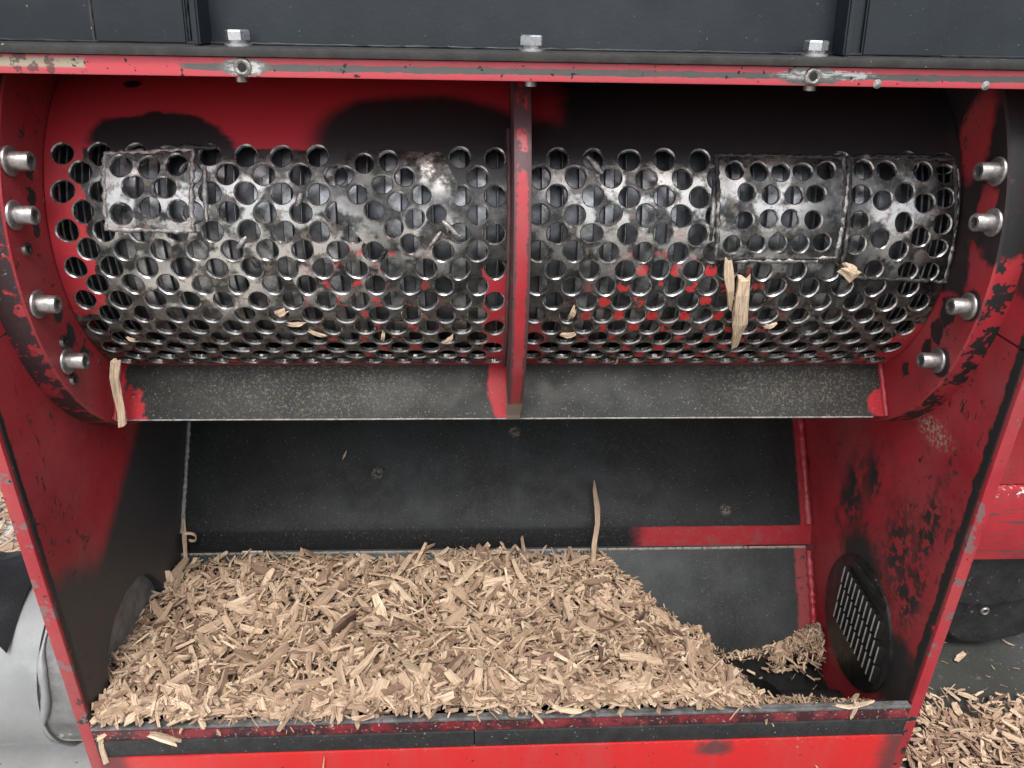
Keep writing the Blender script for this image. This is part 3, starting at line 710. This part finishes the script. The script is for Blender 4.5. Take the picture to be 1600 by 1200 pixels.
# ---- upper hopper and flange
box('flange_bar', -.62, .62, .650, .830, -.0512, -.0368, M_BAR, MACH, .0016)
box('hopper_lip', -.64, .64, .6460, .705, -.0364, -.0300, M_HOPEDGE, MACH, .0008)
LE = .16
def lean(z): return .690 + (z+.030)*LE
def hop(name, x0, x1, y_off, t, mat=M_HOP, z0=-.0300, z1=.42, bev=.0015):
    bm = bmesh.new()
    v = [bm.verts.new((x_, lean(z_)+yo, z_+H)) for x_ in (x0, x1) for yo in (y_off, y_off+t) for z_ in (z0, z1)]
    for f in ((0, 1, 3, 2), (4, 6, 7, 5), (0, 4, 5, 1), (2, 3, 7, 6), (0, 2, 6, 4), (1, 5, 7, 3)): bm.faces.new([v[i] for i in f])
    bmesh.ops.bevel(bm, geom=list(bm.edges), offset=bev, segments=2, affect='EDGES')
    return mk(name, bm_to(name, bm), mat, MACH)
hop('hopper_panel', -.70, .70, 0, .006)
hop('hopper_cover_plate', -.3400, -.2680, -.0045, .004)
hop('hopper_cover_plate', .2860, .3560, -.0045, .004)
hop('hopper_stiffener', -.2560, -.2500, -.030, .030)
hop('hopper_stiffener', .2620, .2680, -.024, .024)
for x_, m_ in ((-.3420, M_HOPEDGE), (-.2665, M_HOP), (-.2540, M_HOP)):
    mk('weld_bead', tube_mesh('weld_bead', [(x_+random.uniform(-.0005, .0005), lean(z_)-.002, z_+H) for z_ in np.arange(-.030, .30, .005)], .0018, 6, .3, 31), m_, MACH)
mk('weld_bead', tube_mesh('weld_bead', [P(x_, .6885, -.0292) for x_ in np.arange(-.60, .60, .006)], .0016, 6, .3, 33), M_HOP, MACH)
hexh = lathe_mesh('hex_bolt', [(.0045, 0.), (.0045, .0096), (.0108, .0096), (.0118, .0086), (.0118, 0.)], 6, 'Z', 20); hexh.materials.append(M_ZINC)
spring = lathe_mesh('spring_washer', [(.0018, .0055), (.0018, .0082), (.0045, .0082), (.0045, .0055)], 24, 'Z'); spring.materials.append(M_BOLT)
flatw = lathe_mesh('flat_washer', [(0, .0055), (0, .0106), (.0018, .0106), (.0018, .0055)], 28, 'Z'); flatw.materials.append(M_ZINC)
stud = lathe_mesh('bolt_end', [(0, 0), (0, .005), (.0125, .005), (.0125, 0)], 16, 'Z'); stud.materials.append(M_BOLT)
for i, x_ in enumerate((-.2235, .0080, .2395)):
    mw = Matrix.Translation((x_, .6700, -.0299+H)) @ Matrix.Rotation((.0, .35, .62)[i], 4, 'Z')
    b = part('hex_bolt', hexh, MACH, mw); part('spring_washer', spring, b, mw); part('flat_washer', flatw, b, mw)
    part('bolt_end', stud, b, Matrix.Translation((x_, .6680, -.0560+H)))
boss = lathe_mesh('threaded_boss', [(0, .0030), (-.0014, .0034), (-.0022, .0050), (-.0014, .0066), (.0010, .0074)], 28); boss.materials.append(M_WELD)
pit = lathe_mesh('boss_hole', [(.0, 0.), (.0, .0032), (-.0012, .0033)], 20); pit.materials.append(M_SOCK)
for x_ in (-.2170, .2330):
    mw = Matrix.Translation((x_, .6498, -.0440+H)) @ Matrix.Rotation(R(90), 4, 'Z')
    b = part('threaded_boss', boss, MACH, mw); part('boss_hole', pit, b, mw)
for x_ in (.287, .377):
    me = lathe_mesh('weld_tack', [(-.0012, 0.), (-.0010, .0020), (0, .0036)], 14); 
    me.materials.append(M_WELDG); part('weld_tack', me, MACH, Matrix.Translation((x_, .6498, -.0488+H)) @ Matrix.Rotation(R(90), 4, 'Z'))

# ---- tube on the left
def tube_x(name, x0, x1, r, ri, mat):
    me = lathe_mesh(name, [(x0, ri), (x0, r), (x1, r), (x1, ri)], 96, 'X', 30)
    for v in me.vertices: v.co += Vector((0, TY, TZ+H))
    me.update(); return mk(name, me, mat, MACH)
tube_x('auger_tube', -1.30, -.520, .1100, .1010, M_TUBE)
tube_x('tube_collar', -.5195, -WO-.0005, .1065, .1010, M_COLL)
M_LIN = m_plain('tube_liner_steel', (.17, .17, .168), .42, .2, .35, 40, .15)
tube_x('tube_liner', -1.29, -WO+.002, .0900, .0865, M_LIN)
me = lathe_mesh('tube_light_stop', [(-.95, 0), (-.95, .0865)], 48)  # unseen disc added inside the tube to keep light out
for v in me.vertices: v.co += Vector((0, TY, TZ+H))
mk('tube_light_stop', me, M_BLACK, MACH)
pts = [P(-.5190+.006*math.sin(3*t)+.003*math.sin(7*t), TY+.1085*math.cos(t), TZ+.1085*math.sin(t)) for t in np.linspace(0, 2*math.pi, 120)]
mk('collar_weld', tube_mesh('collar_weld', pts, [.0036+.0016*math.sin(5*t)+.0008*math.sin(13*t) for t in np.linspace(0, 2*math.pi, 120)], 10, .12, 77), M_TUBE, MACH)
# ribs inside the tube mouth
for xr in (-.475, -.492):
    mk('liner_ring', tube_mesh('liner_ring', [P(xr, TY+.0845*math.cos(t), TZ+.0845*math.sin(t)) for t in np.linspace(0, 2*math.pi, 72)], .0022, 6, .1, 3), M_LIN, MACH)

# ---- body behind the right wall
def x_body(n): return [(n.mul(n.spots(60, .56, .60, rough=.7, vec=n.vm('MULTIPLY', n.obj(), (.25, 1, 2.2))), n.half((0, 0, -1), P(0, 0, -.62), .03, .05, 20)), (.16, .05, .055), .6, .1), (n.mul(n.half((0, 0, 1), P(0, 0, -.645), .002, .004, 60), n.half((0, 0, -1), P(0, 0, -.632), .002, .004, 60), n.spots(90, .55, .6)), (.75, .7, .68), .5, 0.)]
M_BODY = m_red('red_paint_body', x_body, .72)
box('body_panel', .55, 1.30, .940, .955, -.630, -.10, M_BODY, MACH, .004)
box('body_sill', .55, 1.30, .930, .962, -.765, -.632, M_BODY, MACH, .006)
M_GUARD = m_plain('worn_black_guard', (.022, .023, .024), .40, .1, .4, 30, .3, lambda n: [(n.spots(160, .66, .70), (.12, .12, .115), .8, 0.)])
def prism_y(name, poly, y0, y1, mat, bev):
    bm = bmesh.new(); a = [bm.verts.new((x_, y0, z_+H)) for x_, z_ in poly]; b = [bm.verts.new((x_, y1, z_+H)) for x_, z_ in poly]
    bm.faces.new(a); bm.faces.new(b[::-1]); n_v = len(poly)
    for i in range(n_v): bm.faces.new((a[i], a[(i+1) % n_v], b[(i+1) % n_v], b[i]))
    bmesh.ops.recalc_face_normals(bm, faces=bm.faces)
    if bev: bmesh.ops.bevel(bm, geom=list(bm.edges), offset=bev, segments=4, affect='EDGES', profile=.5)
    return mk(name, bm_to(name, bm, 45), mat, MACH)
prism_y('under_guard', [(.742, -.768), (.748, -.90), (.762, -.950), (.800, -.982), (.850, -.988), (.910, -.972), (.965, -.935), (1.01, -.87), (1.03, -.768)], .972, 1.16, M_GUARD, .014)
rg = random.Random(9)
prism_y('guard_apron', [(.735, -.766), (.738, -.862)] + [(.75+.013*i, -.868-.010*math.sin(i*.35)-rg.uniform(0, .007)) for i in range(22)] + [(1.04, -.766)], .958, .970, M_GUARD, 0)
me = lathe_mesh('guard_screw', [(0, .0035), (-.004, .004), (-.005, .006), (-.003, .008), (0, .0085)], 20); me.materials.append(M_BOLT)
part('guard_screw', me, MACH, Matrix.Translation((.826, .9715, -.905+H)) @ Matrix.Rotation(R(90), 4, 'Z'))
box('white_sticker', .722, .800, .9385, .9397, -.480, -.425, m_plain('white_sticker', (.78, .77, .75), .4, 0., .05), MACH, 0)

# ---- black rubber flap on the tube and a hose under it
bm = bmesh.new(); rows = []
rr = random.Random(5)
for i in range(14):
    x_ = -.85 + .30*i/13; row = []
    for j in range(9):
        t = R(50 + 12*j + (6*math.sin(i*1.3)+rr.uniform(-3, 3) if j in (0, 8) else 0)); r_ = .1115 + .007*abs(math.sin(i*.9+j*.7))
        row.append(bm.verts.new((x_, TY - r_*math.cos(t), TZ + H + r_*math.sin(t) + (.02*max(0, math.sin(i*1.1)) if j > 5 else 0))))
    rows.append(row)
for i in range(13):
    for j in range(8): bm.faces.new((rows[i][j], rows[i][j+1], rows[i+1][j+1], rows[i+1][j]))
bmesh.ops.solidify(bm, geom=list(bm.faces), thickness=.003)
fl = mk('rubber_flap', bm_to('rubber_flap', bm, 50), m_plain('black_flap_rubber', (.016, .015, .017), .5, 0., .3, 30, .3))
tag(fl, 'crumpled black rubber flap draped over the grey tube', 'rubber flap')
hp = [(-.98+.36*t, .60+.05*math.sin(3*t), .012+.07*math.sin(math.pi*t)**2) for t in np.linspace(0, 1, 24)]
ho = mk('black_hose', tube_mesh('black_hose', hp, .009, 12, 0, 1), m_plain('hose_rubber', (.03, .03, .03), .5)); tag(ho, 'dark hose curving on the pale floor below the grey tube', 'hose')

# ================================================================== wood chips
n = NB('wood'); at = n.attr('tone'); lc = n.attr('loc')
oi = n.t.nodes.new('ShaderNodeObjectInfo')
tone = n.math('FRACT', n.math('ADD', at.outputs['Fac'], oi.outputs['Random']))
fib = n.noise(n.vm('MULTIPLY', lc.outputs['Vector'], (60, 900, 500)), 1., 4, .65)
ramp = n.t.nodes.new('ShaderNodeValToRGB'); cr = ramp.color_ramp
cr.elements[0].position = 0; cr.elements[0].color = (.10, .060, .045, 1); cr.elements[1].position = 1; cr.elements[1].color = (.74, .585, .415, 1)
for p_, c_ in ((.03, (.23, .150, .105)), (.18, (.38, .265, .180)), (.5, (.50, .365, .252)), (.8, (.62, .470, .325))):
    e = cr.elements.new(p_); e.color = (*c_, 1)
n.set(ramp.inputs[0], tone)
col = n.mix(n.mr(fib, .36, .64), ramp.outputs[0], n.mix(.55, ramp.outputs[0], (.16, .095, .065)))
n.set(n.b.inputs['Base Color'], col); n.b.inputs['Roughness'].default_value = .78; n.b.inputs['Specular IOR Level'].default_value = .25
bmp = n.t.nodes.new('ShaderNodeBump'); bmp.inputs['Strength'].default_value = .5; bmp.inputs['Distance'].default_value = .0008
n.set(bmp.inputs['Height'], fib); n.t.links.new(bmp.outputs[0], n.b.inputs['Normal'])
M_WOOD = n.m
n = NB('heap_gap_shade'); M_HEAP = n.layers(n.mix(n.noise(n.obj(), 150, 5, .7), (.05, .032, .024), (.16, .11, .08)), .9, 0., [], .8, 200)

def chip_geo(L, W, T, rr, nst=4):
    """one splintered chip: an irregular bar, along x, torn at the ends"""
    V = []; F = []; ts = [-.5] + sorted(rr.uniform(-.35, .35) for _ in range(nst-2)) + [.5]
    bend = rr.uniform(-.10, .10)*L; taper = rr.uniform(.0, .9)*rr.random(); sk = rr.uniform(-.3, .3)*W; tw = rr.uniform(-.35, .35)
    for i, t in enumerate(ts):
        end = (i == 0 or i == nst-1)
        wv = W*(rr.uniform(.55, 1.0) if end else rr.uniform(.8, 1.12))*(1-taper*max(0, t))
        th = T*(rr.uniform(.45, .95) if end else rr.uniform(.7, 1.15)); oy = bend*(t*t*4-.5) + sk*t; oz = rr.uniform(-.15, .15)*T
        for sy, sz in ((-1, -1), (1, -1), (1, 1), (-1, 1)):
            y, z = sy*wv/2, sz*th/2*rr.uniform(.6, 1.1)
            y, z = y*math.cos(tw*t)-z*math.sin(tw*t), y*math.sin(tw*t)+z*math.cos(tw*t)
            V.append((t*L + (rr.uniform(-.075, .075)*L if end else 0), y+oy, z+oz))
    for i in range(nst-1):
        for k in range(4):
            a, b = i*4+k, i*4+(k+1) % 4; F.append((a, b, b+4, a+4))
    F.append((3, 2, 1, 0)); o = (nst-1)*4; F.append((o, o+1, o+2, o+3))
    return np.array(V), F
TEMPL = [chip_geo(1, rr_, tt_, random.Random(100+i), 4) for i, (rr_, tt_) in enumerate([(random.uniform(.10, .26) if q_ % 4 else random.uniform(.22, .34), random.uniform(.06, .14)) if q_ < 32 else (random.uniform(.05, .09), random.uniform(.03, .05)) for q_ in range(40)])]
def rotm(yw, pt, rl):
    return np.array(Matrix.Rotation(yw, 3, 'Z') @ Matrix.Rotation(pt, 3, 'Y') @ Matrix.Rotation(rl, 3, 'X'))
class Heap:
    def __init__(s): s.V, s.F, s.T, s.L, s.n = [], [], [], [], 0
    def add(s, k, size, M, pos, tone):
        v, f = TEMPL[k]; lv = v*size
        s.V.append(lv @ M.T + pos); s.F += [tuple(i+s.n for i in q_) for q_ in f]; s.T.append(np.full(len(v), tone)); s.L.append(lv + rng.uniform(-1, 1, 3)); s.n += len(v)
    def build(s, name, mat):
        me = bpy.data.meshes.new(name); me.from_pydata(np.concatenate(s.V).tolist(), [], s.F)
        a = me.attributes.new('tone', 'FLOAT', 'POINT'); a.data.foreach_set('value', np.concatenate(s.T).astype(np.float32))
        a = me.attributes.new('loc', 'FLOAT_VECTOR', 'POINT'); a.data.foreach_set('vector', np.concatenate(s.L).astype(np.float32).ravel())
        me.update(); return mk(name, me, mat)

def smooth(a, b, x): t = np.clip((x-a)/(b-a), 0, 1); return t*t*(3-2*t)
def hz(x, y):
    top = -.6985 + .006*np.sin(x*9+1.2)*np.cos(y*20) + .006*np.exp(-((y-.665)/.04)**2) - .003*smooth(.84, .885, y) - .012*np.exp(-((y-.765)/.05)**2) + .004*np.sin(x*23+y*17)
    top = top + .0075*x*smooth(.7, .62, y) + .006*smooth(.66, .62, y)
    xe = np.interp(y, [.61, .66, .74, .80, .89], [.272, .255, .215, .170, .140])
    z = top - np.maximum(0, x-xe)*1.0
    pil = -.855 + .060*np.exp(-((x-.48)/.08)**2-((y-.83)/.05)**2) + .108*np.exp(-((y-.660)/.026)**2)*(1-.12*np.clip((x-.3)/.15, 0, 1)) + .034*np.exp(-((y-.80)/.028)**2) + .05*smooth(.32, .26, x)
    return np.maximum(z, pil)
def ylim_back(z): return .893 - (-.700 - z)*.714 if z < -.70 else .893
def seen_ok(x, y, z):
    if x < -.4525:
        return math.hypot(y-TY, z-TZ) < .082
    return .605 < y < ylim_back(z)-.003 and x < .452
hp_ = Heap(); cand = 0
BIG = []
def drop(nc, smin, smax, xr, yr, deep, big=False):
    for _ in range(nc):
        x = random.uniform(*xr); y = random.uniform(*yr)
        z = float(hz(x, y)) - random.random()**1.5*deep + .001
        if not seen_ok(x, y, z): continue
        if x > .28:
            v_ = ((x-.385)/.105)**2 + ((y-.735)/.040)**2
            if (v_ < 1 or (x > .30 and .688 < y < (.797 if x < .38 else .775 + .02*random.random()))) and random.random() > .035: continue
            if y < .690 and x > .30 and random.random() < .5: continue
        sz = random.uniform(smin, smax)
        if x > .26: sz *= .7
        # slope of the heap under the chip
        e = .012; gx = float(hz(x+e, y)-hz(x-e, y))/(2*e); gy = float(hz(x, y+e)-hz(x, y-e))/(2*e)
        gx = max(-1.2, min(1.2, gx)); gy = max(-.8, min(.8, gy))
        Rm = np.array(Vector((-gx, -gy, 1)).normalized().to_track_quat('Z', 'X').to_matrix())
        M = Rm @ rotm(random.uniform(0, 6.28), random.gauss(0, .40), random.gauss(0, .8))
        # stay inside the trough walls
        ex = np.abs(M[:, 0])*sz*.5
        if x - ex[0] < -.4535 and x > -.4535 and not math.hypot(y-TY, z-TZ) < .07: x = -.4530 + ex[0]
        if x + ex[0] > .4535: x = .4530 - ex[0]
        if y + ex[1] > ylim_back(z): y = ylim_back(z) - ex[1]
        if y - ex[1] < .604: y = .604 + ex[1] - (random.random()**3*.012)
        k = random.randrange(len(TEMPL))
        if big: BIG.append((k, sz, M, np.array((x, y, z+H)), random.random()))
        else: hp_.add(k, sz, M, np.array((x, y, z+H)), random.random()**.9)
drop(6800, .014, .034, (-.60, .452), (.604, .892), .020)
drop(5500, .008, .020, (-.60, .452), (.604, .892), .016)
drop(5000, .003, .008, (-.60, .452), (.602, .892), .012)
drop(2200, .008, .020, (.12, .452), (.604, .892), .006)
drop(2600, .006, .018, (.27, .452), (.770, .860), .010)
drop(1500, .006, .018, (.25, .45), (.630, .690), .008)
drop(420, .022, .042, (-.45, .26), (.602, .635), .002)
drop(500, .008, .022, (-.45, .26), (.602, .625), .002)
drop(285, .026, .050, (-.45, .26), (.625, .885), -.003, True)
heap = hp_.build('wood_chip_heap', M_WOOD); heap['kind'] = 'stuff'; heap['label'] = 'deep heap of pale brown wood chips filling the trough'; heap['category'] = 'wood chips'
# sheet under the loose chips; its dark colour stands in for shaded gaps
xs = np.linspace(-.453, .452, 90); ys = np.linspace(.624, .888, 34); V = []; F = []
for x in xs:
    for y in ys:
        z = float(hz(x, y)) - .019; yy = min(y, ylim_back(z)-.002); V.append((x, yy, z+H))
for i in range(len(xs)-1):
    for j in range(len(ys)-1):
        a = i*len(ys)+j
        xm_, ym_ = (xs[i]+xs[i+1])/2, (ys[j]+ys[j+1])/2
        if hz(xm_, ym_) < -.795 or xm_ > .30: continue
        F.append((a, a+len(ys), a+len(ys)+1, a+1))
me = bpy.data.meshes.new('heap_gap_sheet'); me.from_pydata(V, [], F); finish(me, 60)
co = mk('heap_gap_sheet', me, M_HEAP); co['kind'] = 'stuff'; co['label'] = 'dark sheet under the loose chips, its colour standing in for shaded gaps'
# the largest chips on top, one object each
TM = []
for k, (v, f) in enumerate(TEMPL): TM.append({})
def chip_mesh(k, size, tone):
    key = round(size*200)
    if key not in TM[k]:
        me = bpy.data.meshes.new('wood_chip'); v, f = TEMPL[k]; s = key/200; me.from_pydata((v*s).tolist(), [], f)
        a = me.attributes.new('tone', 'FLOAT', 'POINT'); a.data.foreach_set('value', np.zeros(len(v), np.float32))
        a = me.attributes.new('loc', 'FLOAT_VECTOR', 'POINT'); a.data.foreach_set('vector', (v*s + rng.uniform(-1, 1, 3)).astype(np.float32).ravel())
        me.materials.append(M_WOOD); me.update(); TM[k][key] = me
    return TM[k][key]
def put_chip(k, size, M, pos, label, group, name='wood_chip'):
    o = bpy.data.objects.new(name, chip_mesh(k, size, 0)); COL.objects.link(o)
    m4 = Matrix([list(map(float, r_)) for r_ in M]).to_4x4(); m4.translation = Vector(pos); o.matrix_world = m4
    return tag(o, label, 'wood chip', group)
for (k, sz, M, pos, t) in BIG[:260]:
    fb = 'near the front lip' if pos[1] < .70 else ('against the dark back plate' if pos[1] > .82 else 'across the middle')
    lr = 'at the left end' if pos[0] < -.28 else ('on the right slope' if pos[0] > .12 else ('left of centre' if pos[0] < -.08 else 'around the centre'))
    put_chip(k, sz, M, pos, 'loose wood chip on the heap %s, %s' % (fb, lr), 'large chips on the heap %s, %s' % (fb, lr))

# chips on the floor at the right
fh = Heap()
def fz(x, y): return .045*math.exp(-((x-.78)/.15)**2-((y-.74)/.09)**2) + .004
for _ in range(2300):
    x = random.gauss(.76, .13); y = random.gauss(.755, .060)
    if x < .478 or y > .885 - .25*max(0, .68-x) - .3*max(0, x-.82): continue
    big_ = random.random() < .5
    fh.add(random.randrange(40), random.uniform(.013, .032) if big_ else random.uniform(.005, .015), rotm(random.uniform(0, 6.3), random.gauss(0, .25), random.gauss(0, .4)), np.array((x, y, fz(x, y)*random.uniform(.5, 1)+.002)), random.random()**.7)
for _ in range(160):
    x = random.uniform(.5, 1.1); y = random.uniform(.75, 1.3)
    fh.add(random.randrange(40), random.uniform(.004, .012), rotm(random.uniform(0, 6.3), 0, 0), np.array((x, y, .002)), random.random()**.7)
o = fh.build('floor_chip_heap', M_WOOD); o['kind'] = 'stuff'; o['label'] = 'low heap of wood chips spilled on the dark floor at right'; o['category'] = 'wood chips'
for x, y, sz in ((.80, .955, .030), (.905, .985, .018), (.835, 1.02, .014), (.79, .99, .012), (.93, .92, .034), (.70, .90, .022), (.88, .875, .030), (.74, .875, .028), (.86, 1.04, .010)):
    put_chip(random.randrange(40), sz, rotm(random.uniform(0, 6.3), 0, random.gauss(0, .2)), (x, y, .005), 'single wood chip lying apart on the dark floor right of the machine', 'stray chips on the dark floor')
# chips on the pale floor at the left
lh = Heap()
for _ in range(900):
    x = random.gauss(-1.15, .16); y = random.gauss(1.5, .16)
    lh.add(random.randrange(40), random.uniform(.012, .05), rotm(random.uniform(0, 6.3), random.gauss(0, .2), random.gauss(0, .3)), np.array((x, y, .008+.012*random.random())), .5+.5*random.random())
o = lh.build('scattered_floor_chips', M_WOOD); o['kind'] = 'stuff'; o['label'] = 'scattered chips on the pale floor at left'; o['category'] = 'wood chips'

# ---- single splinters that stand out
def splinter(name, pts, wid, thick, wdir, label, tone=.8, seed=0, fray=0):
    rr = random.Random(seed); V = []; F = []; Lc = []
    pts = [Vector(p) for p in pts]; wdir = Vector(wdir).normalized(); N_ = len(pts)
    acc = 0
    for i, p in enumerate(pts):
        d = (pts[min(i+1, N_-1)]-pts[max(i-1, 0)]).normalized(); wv = (wdir - d*wdir.dot(d)).normalized(); tn = d.cross(wv)
        if i: acc += (p-pts[i-1]).length
        # three ridges across the width give a torn, grooved face
        for a, b in ((-.5, -.35), (-.18, -.5), (.2, -.5), (.5, -.3), (.5, .35), (.1, .55), (-.2, .42), (-.5, .5)):
            e = d*rr.uniform(-.004, .004) if i in (0, N_-1) else Vector()
            V.append(p + wv*(a*wid[i]*rr.uniform(.82, 1.1)) + tn*(b*thick*rr.uniform(.7, 1.2)) + e); Lc.append((acc+seed*.37, a*wid[i], b*thick))
    for i in range(N_-1):
        for k in range(8): F.append((i*8+k, i*8+(k+1) % 8, (i+1)*8+(k+1) % 8, (i+1)*8+k))
    F.append(tuple(range(7, -1, -1))); F.append(tuple((N_-1)*8+k for k in range(8)))
    me = bpy.data.meshes.new(name); me.from_pydata([tuple(v) for v in V], [], F)
    a = me.attributes.new('tone', 'FLOAT', 'POINT'); a.data.foreach_set('value', np.full(len(V), tone, np.float32))
    a = me.attributes.new('loc', 'FLOAT_VECTOR', 'POINT'); a.data.foreach_set('vector', np.array(Lc, np.float32).ravel())
    me.update(); o = mk(name, me, M_WOODS); tag(o, label, 'wood chip'); return o
M_WOODS = M_WOOD.copy(); M_WOODS.name = 'splinter_wood'
for nd in M_WOODS.node_tree.nodes:                      # single splinters keep their own tone
    if nd.type == 'MATH' and nd.operation == 'FRACT':
        src = [x_ for x_ in M_WOODS.node_tree.nodes if x_.type == 'ATTRIBUTE' and x_.attribute_name == 'tone'][0]
        M_WOODS.node_tree.links.new(src.outputs['Fac'], nd.inputs[0])
rq = RS+.0075
splinter('wood_splinter', [cyl(.2235, -.014, rq), cyl(.2240, -.03, rq+.002), cyl(.2265, -.05, rq+.002), cyl(.2285, -.062, rq+.003), cyl(.2300, -.075, rq+.002), cyl(.2335, -.098, rq+.001)], [.012, .014, .0135, .0165, .009, .006], .008, (1, 0, 0), 'thick pale wood splinter stuck in the right screen below the welded patch', .93, 1)
splinter('wood_splinter', [cyl(.2035, .004, rq+.003), cyl(.2065, -.010, rq+.003), cyl(.2110, -.025, rq+.003), cyl(.2155, -.046, rq)], [.007, .010, .007, .003], .005, (1, 0, 0), 'thin pale wood splinter stuck in the right screen beside the thick one', .9, 2)
splinter('wood_splinter', [cyl(.2050, -.012, rq), cyl(.2090, -.025, rq), cyl(.2180, -.036, rq)], [.004, .004, .0015], .003, (1, 0, 0), 'fine torn strand hanging from the thin splinter on the right screen', .85, 12)
splinter('wood_block', [cyl(.3190, -.0035, rq+.001), cyl(.3225, -.0050, rq+.003), cyl(.3270, -.0080, rq+.003), cyl(.3325, -.0060, rq+.001)], [.009, .013, .017, .008], .008, (0, -.2, 1), 'small square wood block jammed in a hole at the right end of the screen', .95, 3)
splinter('wood_splinter', [P(-.4095, .742, -.3350), P(-.4120, .737, -.352), P(-.4120, .7345, -.370), P(-.4100, .7305, -.388), P(-.4110, .7275, -.402)], [.010, .0095, .009, .009, .0085], .004, (1, -.3, 0), 'long pale wood strip hanging at the left end of the deflector strip', .95, 4)
splinter('wood_splinter', [P(.1275, .858, -.708), P(.1290, .872, -.680), P(.1350, .888, -.655), P(.1355, .902, -.637), P(.1330, .918, -.620), P(.1325, .926, -.611)], [.005, .0065, .007, .0085, .006, .002], .003, (1, 0, 0), 'long thin splinter standing upright against the dark back plate', .55, 5)
splinter('wood_splinter', [P(-.4420, .868, -.708), P(-.4440, .879, -.692), P(-.4465, .893, -.672), P(-.4475, .905, -.655)], [.006, .005, .006, .002], .003, (1, 0, 0), 'thin splinter standing in the left back corner behind the heap', .5, 6)
splinter('wood_curl', [P(-.437+.010*math.sin(t), .880+.003*t, -.668+.010*math.cos(t)) for t in np.linspace(0, 3.4, 9)], [.004]*9, .001, (0, 1, 1), 'small curled shaving in the left back corner above the heap', .75, 7)
splinter('wood_chip', [P(-.3880, .597, -.7125), P(-.3740, .5935, -.7150), P(-.3600, .590, -.7185)], [.013, .015, .013], .004, (0, -1, .55), 'flat pale chip overhanging the front lip at its left end', .95, 8)
splinter('wood_chip', [P(.366, .604, -.6990), P(.380, .600, -.6985), P(.396, .602, -.6975), P(.412, .606, -.6965)], [.004, .007, .008, .003], .003, (0, -1, .4), 'long chip lying on the front lip near its right end', .95, 9)
splinter('wood_chip', [P(.3870, .600, -.715), P(.3880, .599, -.702), P(.3885, .600, -.690)], [.004, .005, .005], .003, (1, 0, 0), 'upright sliver crossing the long chip on the front lip at right', .9, 10)
splinter('wood_chip', [P(-.4460, .603, -.7150), P(-.4470, .599, -.735), P(-.4455, .597, -.758)], [.006, .005, .006], .003, (1, 0, 0), 'pale sliver hanging at the left end of the black rubber strip', .8, 13)
splinter('wood_sliver', [P(-.2070, .5935, -.752), P(-.2095, .5930, -.768), P(-.2105, .5925, -.786)], [.001, .0016, .0012], .001, (1, 0, 0), 'hair-thin sliver stuck on the bright red front panel', .8, 14)
splinter('wood_fleck', [P(-.2290, .9560, -.5860), P(-.2270, .9585, -.5820), P(-.2250, .9610, -.5780)], [.001, .0032, .001], .001, (1, 0, 0), 'tiny pinkish fleck on the dark back plate left of centre', .9, 15)
for i, (u, v, ln, wd, an, lab) in enumerate((
    (-.198, -.0855, .020, .005, -.5, 'slanted chip caught on the left screen, lowest of three close together'), (-.2294, -.0569, .012, .010, .4, 'torn tuft of chip plugging a hole in the left screen'), (-.2165, -.0717, .018, .006, .1, 'flat chip lying across a hole under the torn tuft on the left screen'),
    (-.0659, -.0958, .018, .006, .9, 'pale split chip in a low hole of the left screen near the rib'), (-.1322, -.0905, .014, .005, 1.4, 'small chip poking out of a low hole mid left screen'),
    (.0596, -.057, .015, .007, 1.3, 'pale chip wedged in a hole of the right screen close to the rib'), (.0579, -.0873, .014, .008, .1, 'pale chip in the hole below the wedged one on the right screen'), (.1178, -.1478, .016, .003, 1.5, 'narrow sliver hanging from the bottom row of the right screen'),
    (.2657, -.0728, .010, .006, .5, 'small pale chip in a hole right of the thick splinter'), (-.385, -.095, .010, .005, -.4, 'pale chip inside a hole at the left end of the left screen'))):
    c, s_ = math.cos(an), math.sin(an)
    splinter('wood_chip', [cyl(u+c*ln*.8*t, v+s_*ln*.8*t, RS+.0015+.002*(1-abs(2*t))) for t in (-.5, -.15, .2, .5)], [wd*.66, wd*.8, wd*.76, wd*.55], .0022, (-s_, 0, c), lab, random.uniform(.8, .98), 60+i)
